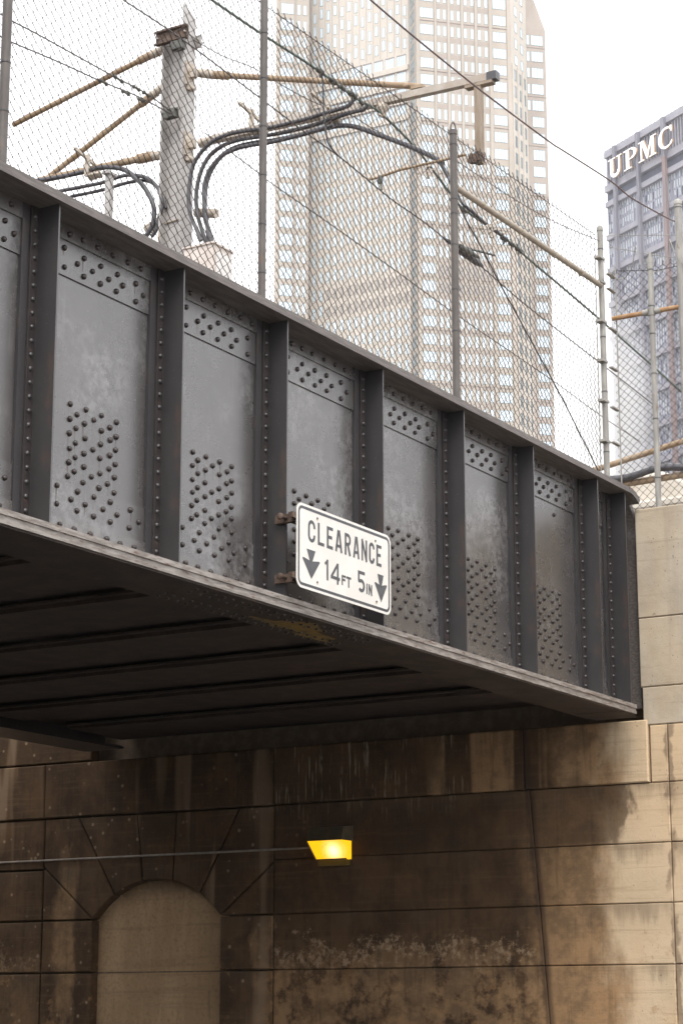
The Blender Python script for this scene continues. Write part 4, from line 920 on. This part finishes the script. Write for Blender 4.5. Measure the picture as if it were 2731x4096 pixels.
for iz, zb in enumerate(ZB[:14]):
    for fl in range(3):
        z0 = zb-MOD+1.75+fl*3.02
        for ib in range(-1, 4):
            x0 = cols[ib]+1.0 if ib >= 0 else .3; x1 = cols[ib+1]-1.0 if ib >= 0 else 2.4; n_ = max(2, int((x1-x0)/1.12))
            for j in range(n_):
                s0 = x0+(x1-x0)*(j+.25)/n_
                if fl == 0: fq(mulls, F2, s0-.42, s0-.22, zb-MOD+1.7, zb, .35, .35)
                if rnd.random() < .07: continue
                h_ = rnd.choice((1.5,1.9,2.3,2.6)); dk = rnd.random() < .12
                mb = MB() if own < 100 and ib in (0,1) and not dk else ws
                fq(mb, F2, s0, s0+.56, z0+2.75-h_, z0+2.75, .05, .1, 1 if dk else 0)
                if mb is not ws: mb.build('window', M['uglass'], T2); own += 1
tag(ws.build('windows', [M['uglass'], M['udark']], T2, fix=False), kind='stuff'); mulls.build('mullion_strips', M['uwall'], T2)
def letter(polys):
    k = MB(); a, d, L, nn = F2
    for j, poly in enumerate(polys):
        def fnL(s, z, o):
            q = a + d*(s+1.357*2.9) + nn*o; return P3(q.x, q.y, z-.72*2.9)
        o0 = 2.9+.02*j; n0 = len(k.f); k.prism(poly, fnL, o0, o0-.6, 1); k.m[n0] = 0
    return k.build('letter', [M['letter'], M['letterside']], T2)
def bow(cx, cz, rx, rz, w0, w1, a0, a1, n=16):
    """crescent stroke: outer ellipse, thickness w0 at the ends and w1 in the middle"""
    o, i_ = [], []
    for k in range(n+1):
        t = k/n; a = R(a0+(a1-a0)*t); w = w0+(w1-w0)*math.sin(math.pi*t); o.append((cx+rx*math.cos(a), cz+rz*math.sin(a))); i_.append((cx+(rx-w)*math.cos(a), cz+(rz-min(w,w0*1.3+.25))*math.sin(a)))
    return o + i_[::-1]
Z0, Z1 = 254.2, 260.6
letter([[(1.9,Z1),(1.9,256.2),(3.5,256.2),(3.5,Z1)], [(.9,Z1),(4.5,Z1),(4.5,Z1-.42),(.9,Z1-.42)], bow(4.45,256.25,2.55,2.15,1.55,1.1,180,360), [(6.1,Z1),(7.0,Z1),(7.0,256.2),(6.1,256.2)], [(5.2,Z1),(7.9,Z1),(7.9,Z1-.4),(5.2,Z1-.4)]])
letter([[(9.9,Z0),(11.6,Z0),(11.6,Z1),(9.9,Z1)], [(8.9,Z0),(12.7,Z0),(12.7,Z0+.42),(8.9,Z0+.42)], [(8.9,Z1),(11.7,Z1),(11.7,Z1-.42),(8.9,Z1-.42)], bow(12.4,258.8,3.0,1.8,.42,1.7,90,-90), [(11.5,Z1),(12.5,Z1),(12.5,Z1-.42),(11.5,Z1-.42)], [(11.5,257.0),(12.5,257.0),(12.5,257.42),(11.5,257.42)]])
letter([[(17.2,Z0),(18.0,Z0),(18.0,Z1),(17.2,Z1)], [(16.2,Z0),(19.0,Z0),(19.0,Z0+.4),(16.2,Z0+.4)], [(16.2,Z1),(18.9,Z1),(21.2,256.0),(20.6,Z0),(20.2,Z0),(17.6,Z1-.4),(16.2,Z1-.4)], [(20.4,Z0),(20.8,Z0),(23.2,Z1),(22.5,Z1),(20.3,255.6)], [(22.4,Z0),(24.0,Z0),(24.0,Z1),(22.4,Z1)], [(21.5,Z0),(25.0,Z0),(25.0,Z0+.42),(21.5,Z0+.42)], [(22.5,Z1),(25.0,Z1),(25.0,Z1-.42),(22.5,Z1-.42)]])
letter([bow(29.6,257.4,3.7,3.35,.35,1.75,52,308,22), [(31.6,Z1),(32.5,Z1),(32.5,258.6),(32.1,258.6),(31.4,259.8)], [(31.4,255.1),(32.3,256.0),(32.6,256.0),(32.6,255.2),(31.9,254.5)]])

# ================================================================== thin air between here and the towers
k = MB(); k.box((-1700,-1700,-1),(1700,1700,290)); hz = k.build('haze', []); tag(hz, kind='stuff')
m = bpy.data.materials.new('thin_haze'); m.use_nodes = True; m.node_tree.nodes.clear(); o = m.node_tree.nodes.new('ShaderNodeOutputMaterial'); v = m.node_tree.nodes.new('ShaderNodeVolumePrincipled')
v.inputs['Color'].default_value = (.93, .95, 1, 1); v.inputs['Density'].default_value = .00013; v.inputs['Anisotropy'].default_value = .2
m.node_tree.links.new(v.outputs[0], o.inputs['Volume']); hz.data.materials.append(m)

bm = bmesh.new(); bmesh.ops.create_icosphere(bm, subdivisions=3, radius=1); me = bpy.data.meshes.new('steam'); bm.to_mesh(me); bm.free()
stm = bpy.data.objects.new('steam', me); COL.objects.link(stm); stm.location = P3(79, 592, 168); stm.scale = (12, 12, 42); tag(stm, kind='stuff')
m = bpy.data.materials.new('drifting_steam'); m.use_nodes = True; N = m.node_tree.nodes; N.clear(); Lk = m.node_tree.links.new
o = N.new('ShaderNodeOutputMaterial'); v = N.new('ShaderNodeVolumePrincipled'); v.inputs['Color'].default_value = (1,1,1,1)
tc = N.new('ShaderNodeTexCoord'); ln = N.new('ShaderNodeVectorMath'); ln.operation = 'LENGTH'; Lk(tc.outputs['Object'], ln.inputs[0])
nz = N.new('ShaderNodeTexNoise'); nz.inputs['Scale'].default_value = 1.6; nz.inputs['Detail'].default_value = 3; Lk(tc.outputs['Object'], nz.inputs['Vector'])
mr = N.new('ShaderNodeMapRange'); mr.inputs[1].default_value = 1.0; mr.inputs[2].default_value = .1; mr.inputs[3].default_value = 0; mr.inputs[4].default_value = .32; Lk(ln.outputs['Value'], mr.inputs[0])
mm = N.new('ShaderNodeMath'); mm.operation = 'MULTIPLY'; Lk(mr.outputs[0], mm.inputs[0]); Lk(nz.outputs['Fac'], mm.inputs[1]); Lk(mm.outputs[0], v.inputs['Density']); Lk(v.outputs[0], o.inputs['Volume'])
stm.data.materials.append(m)
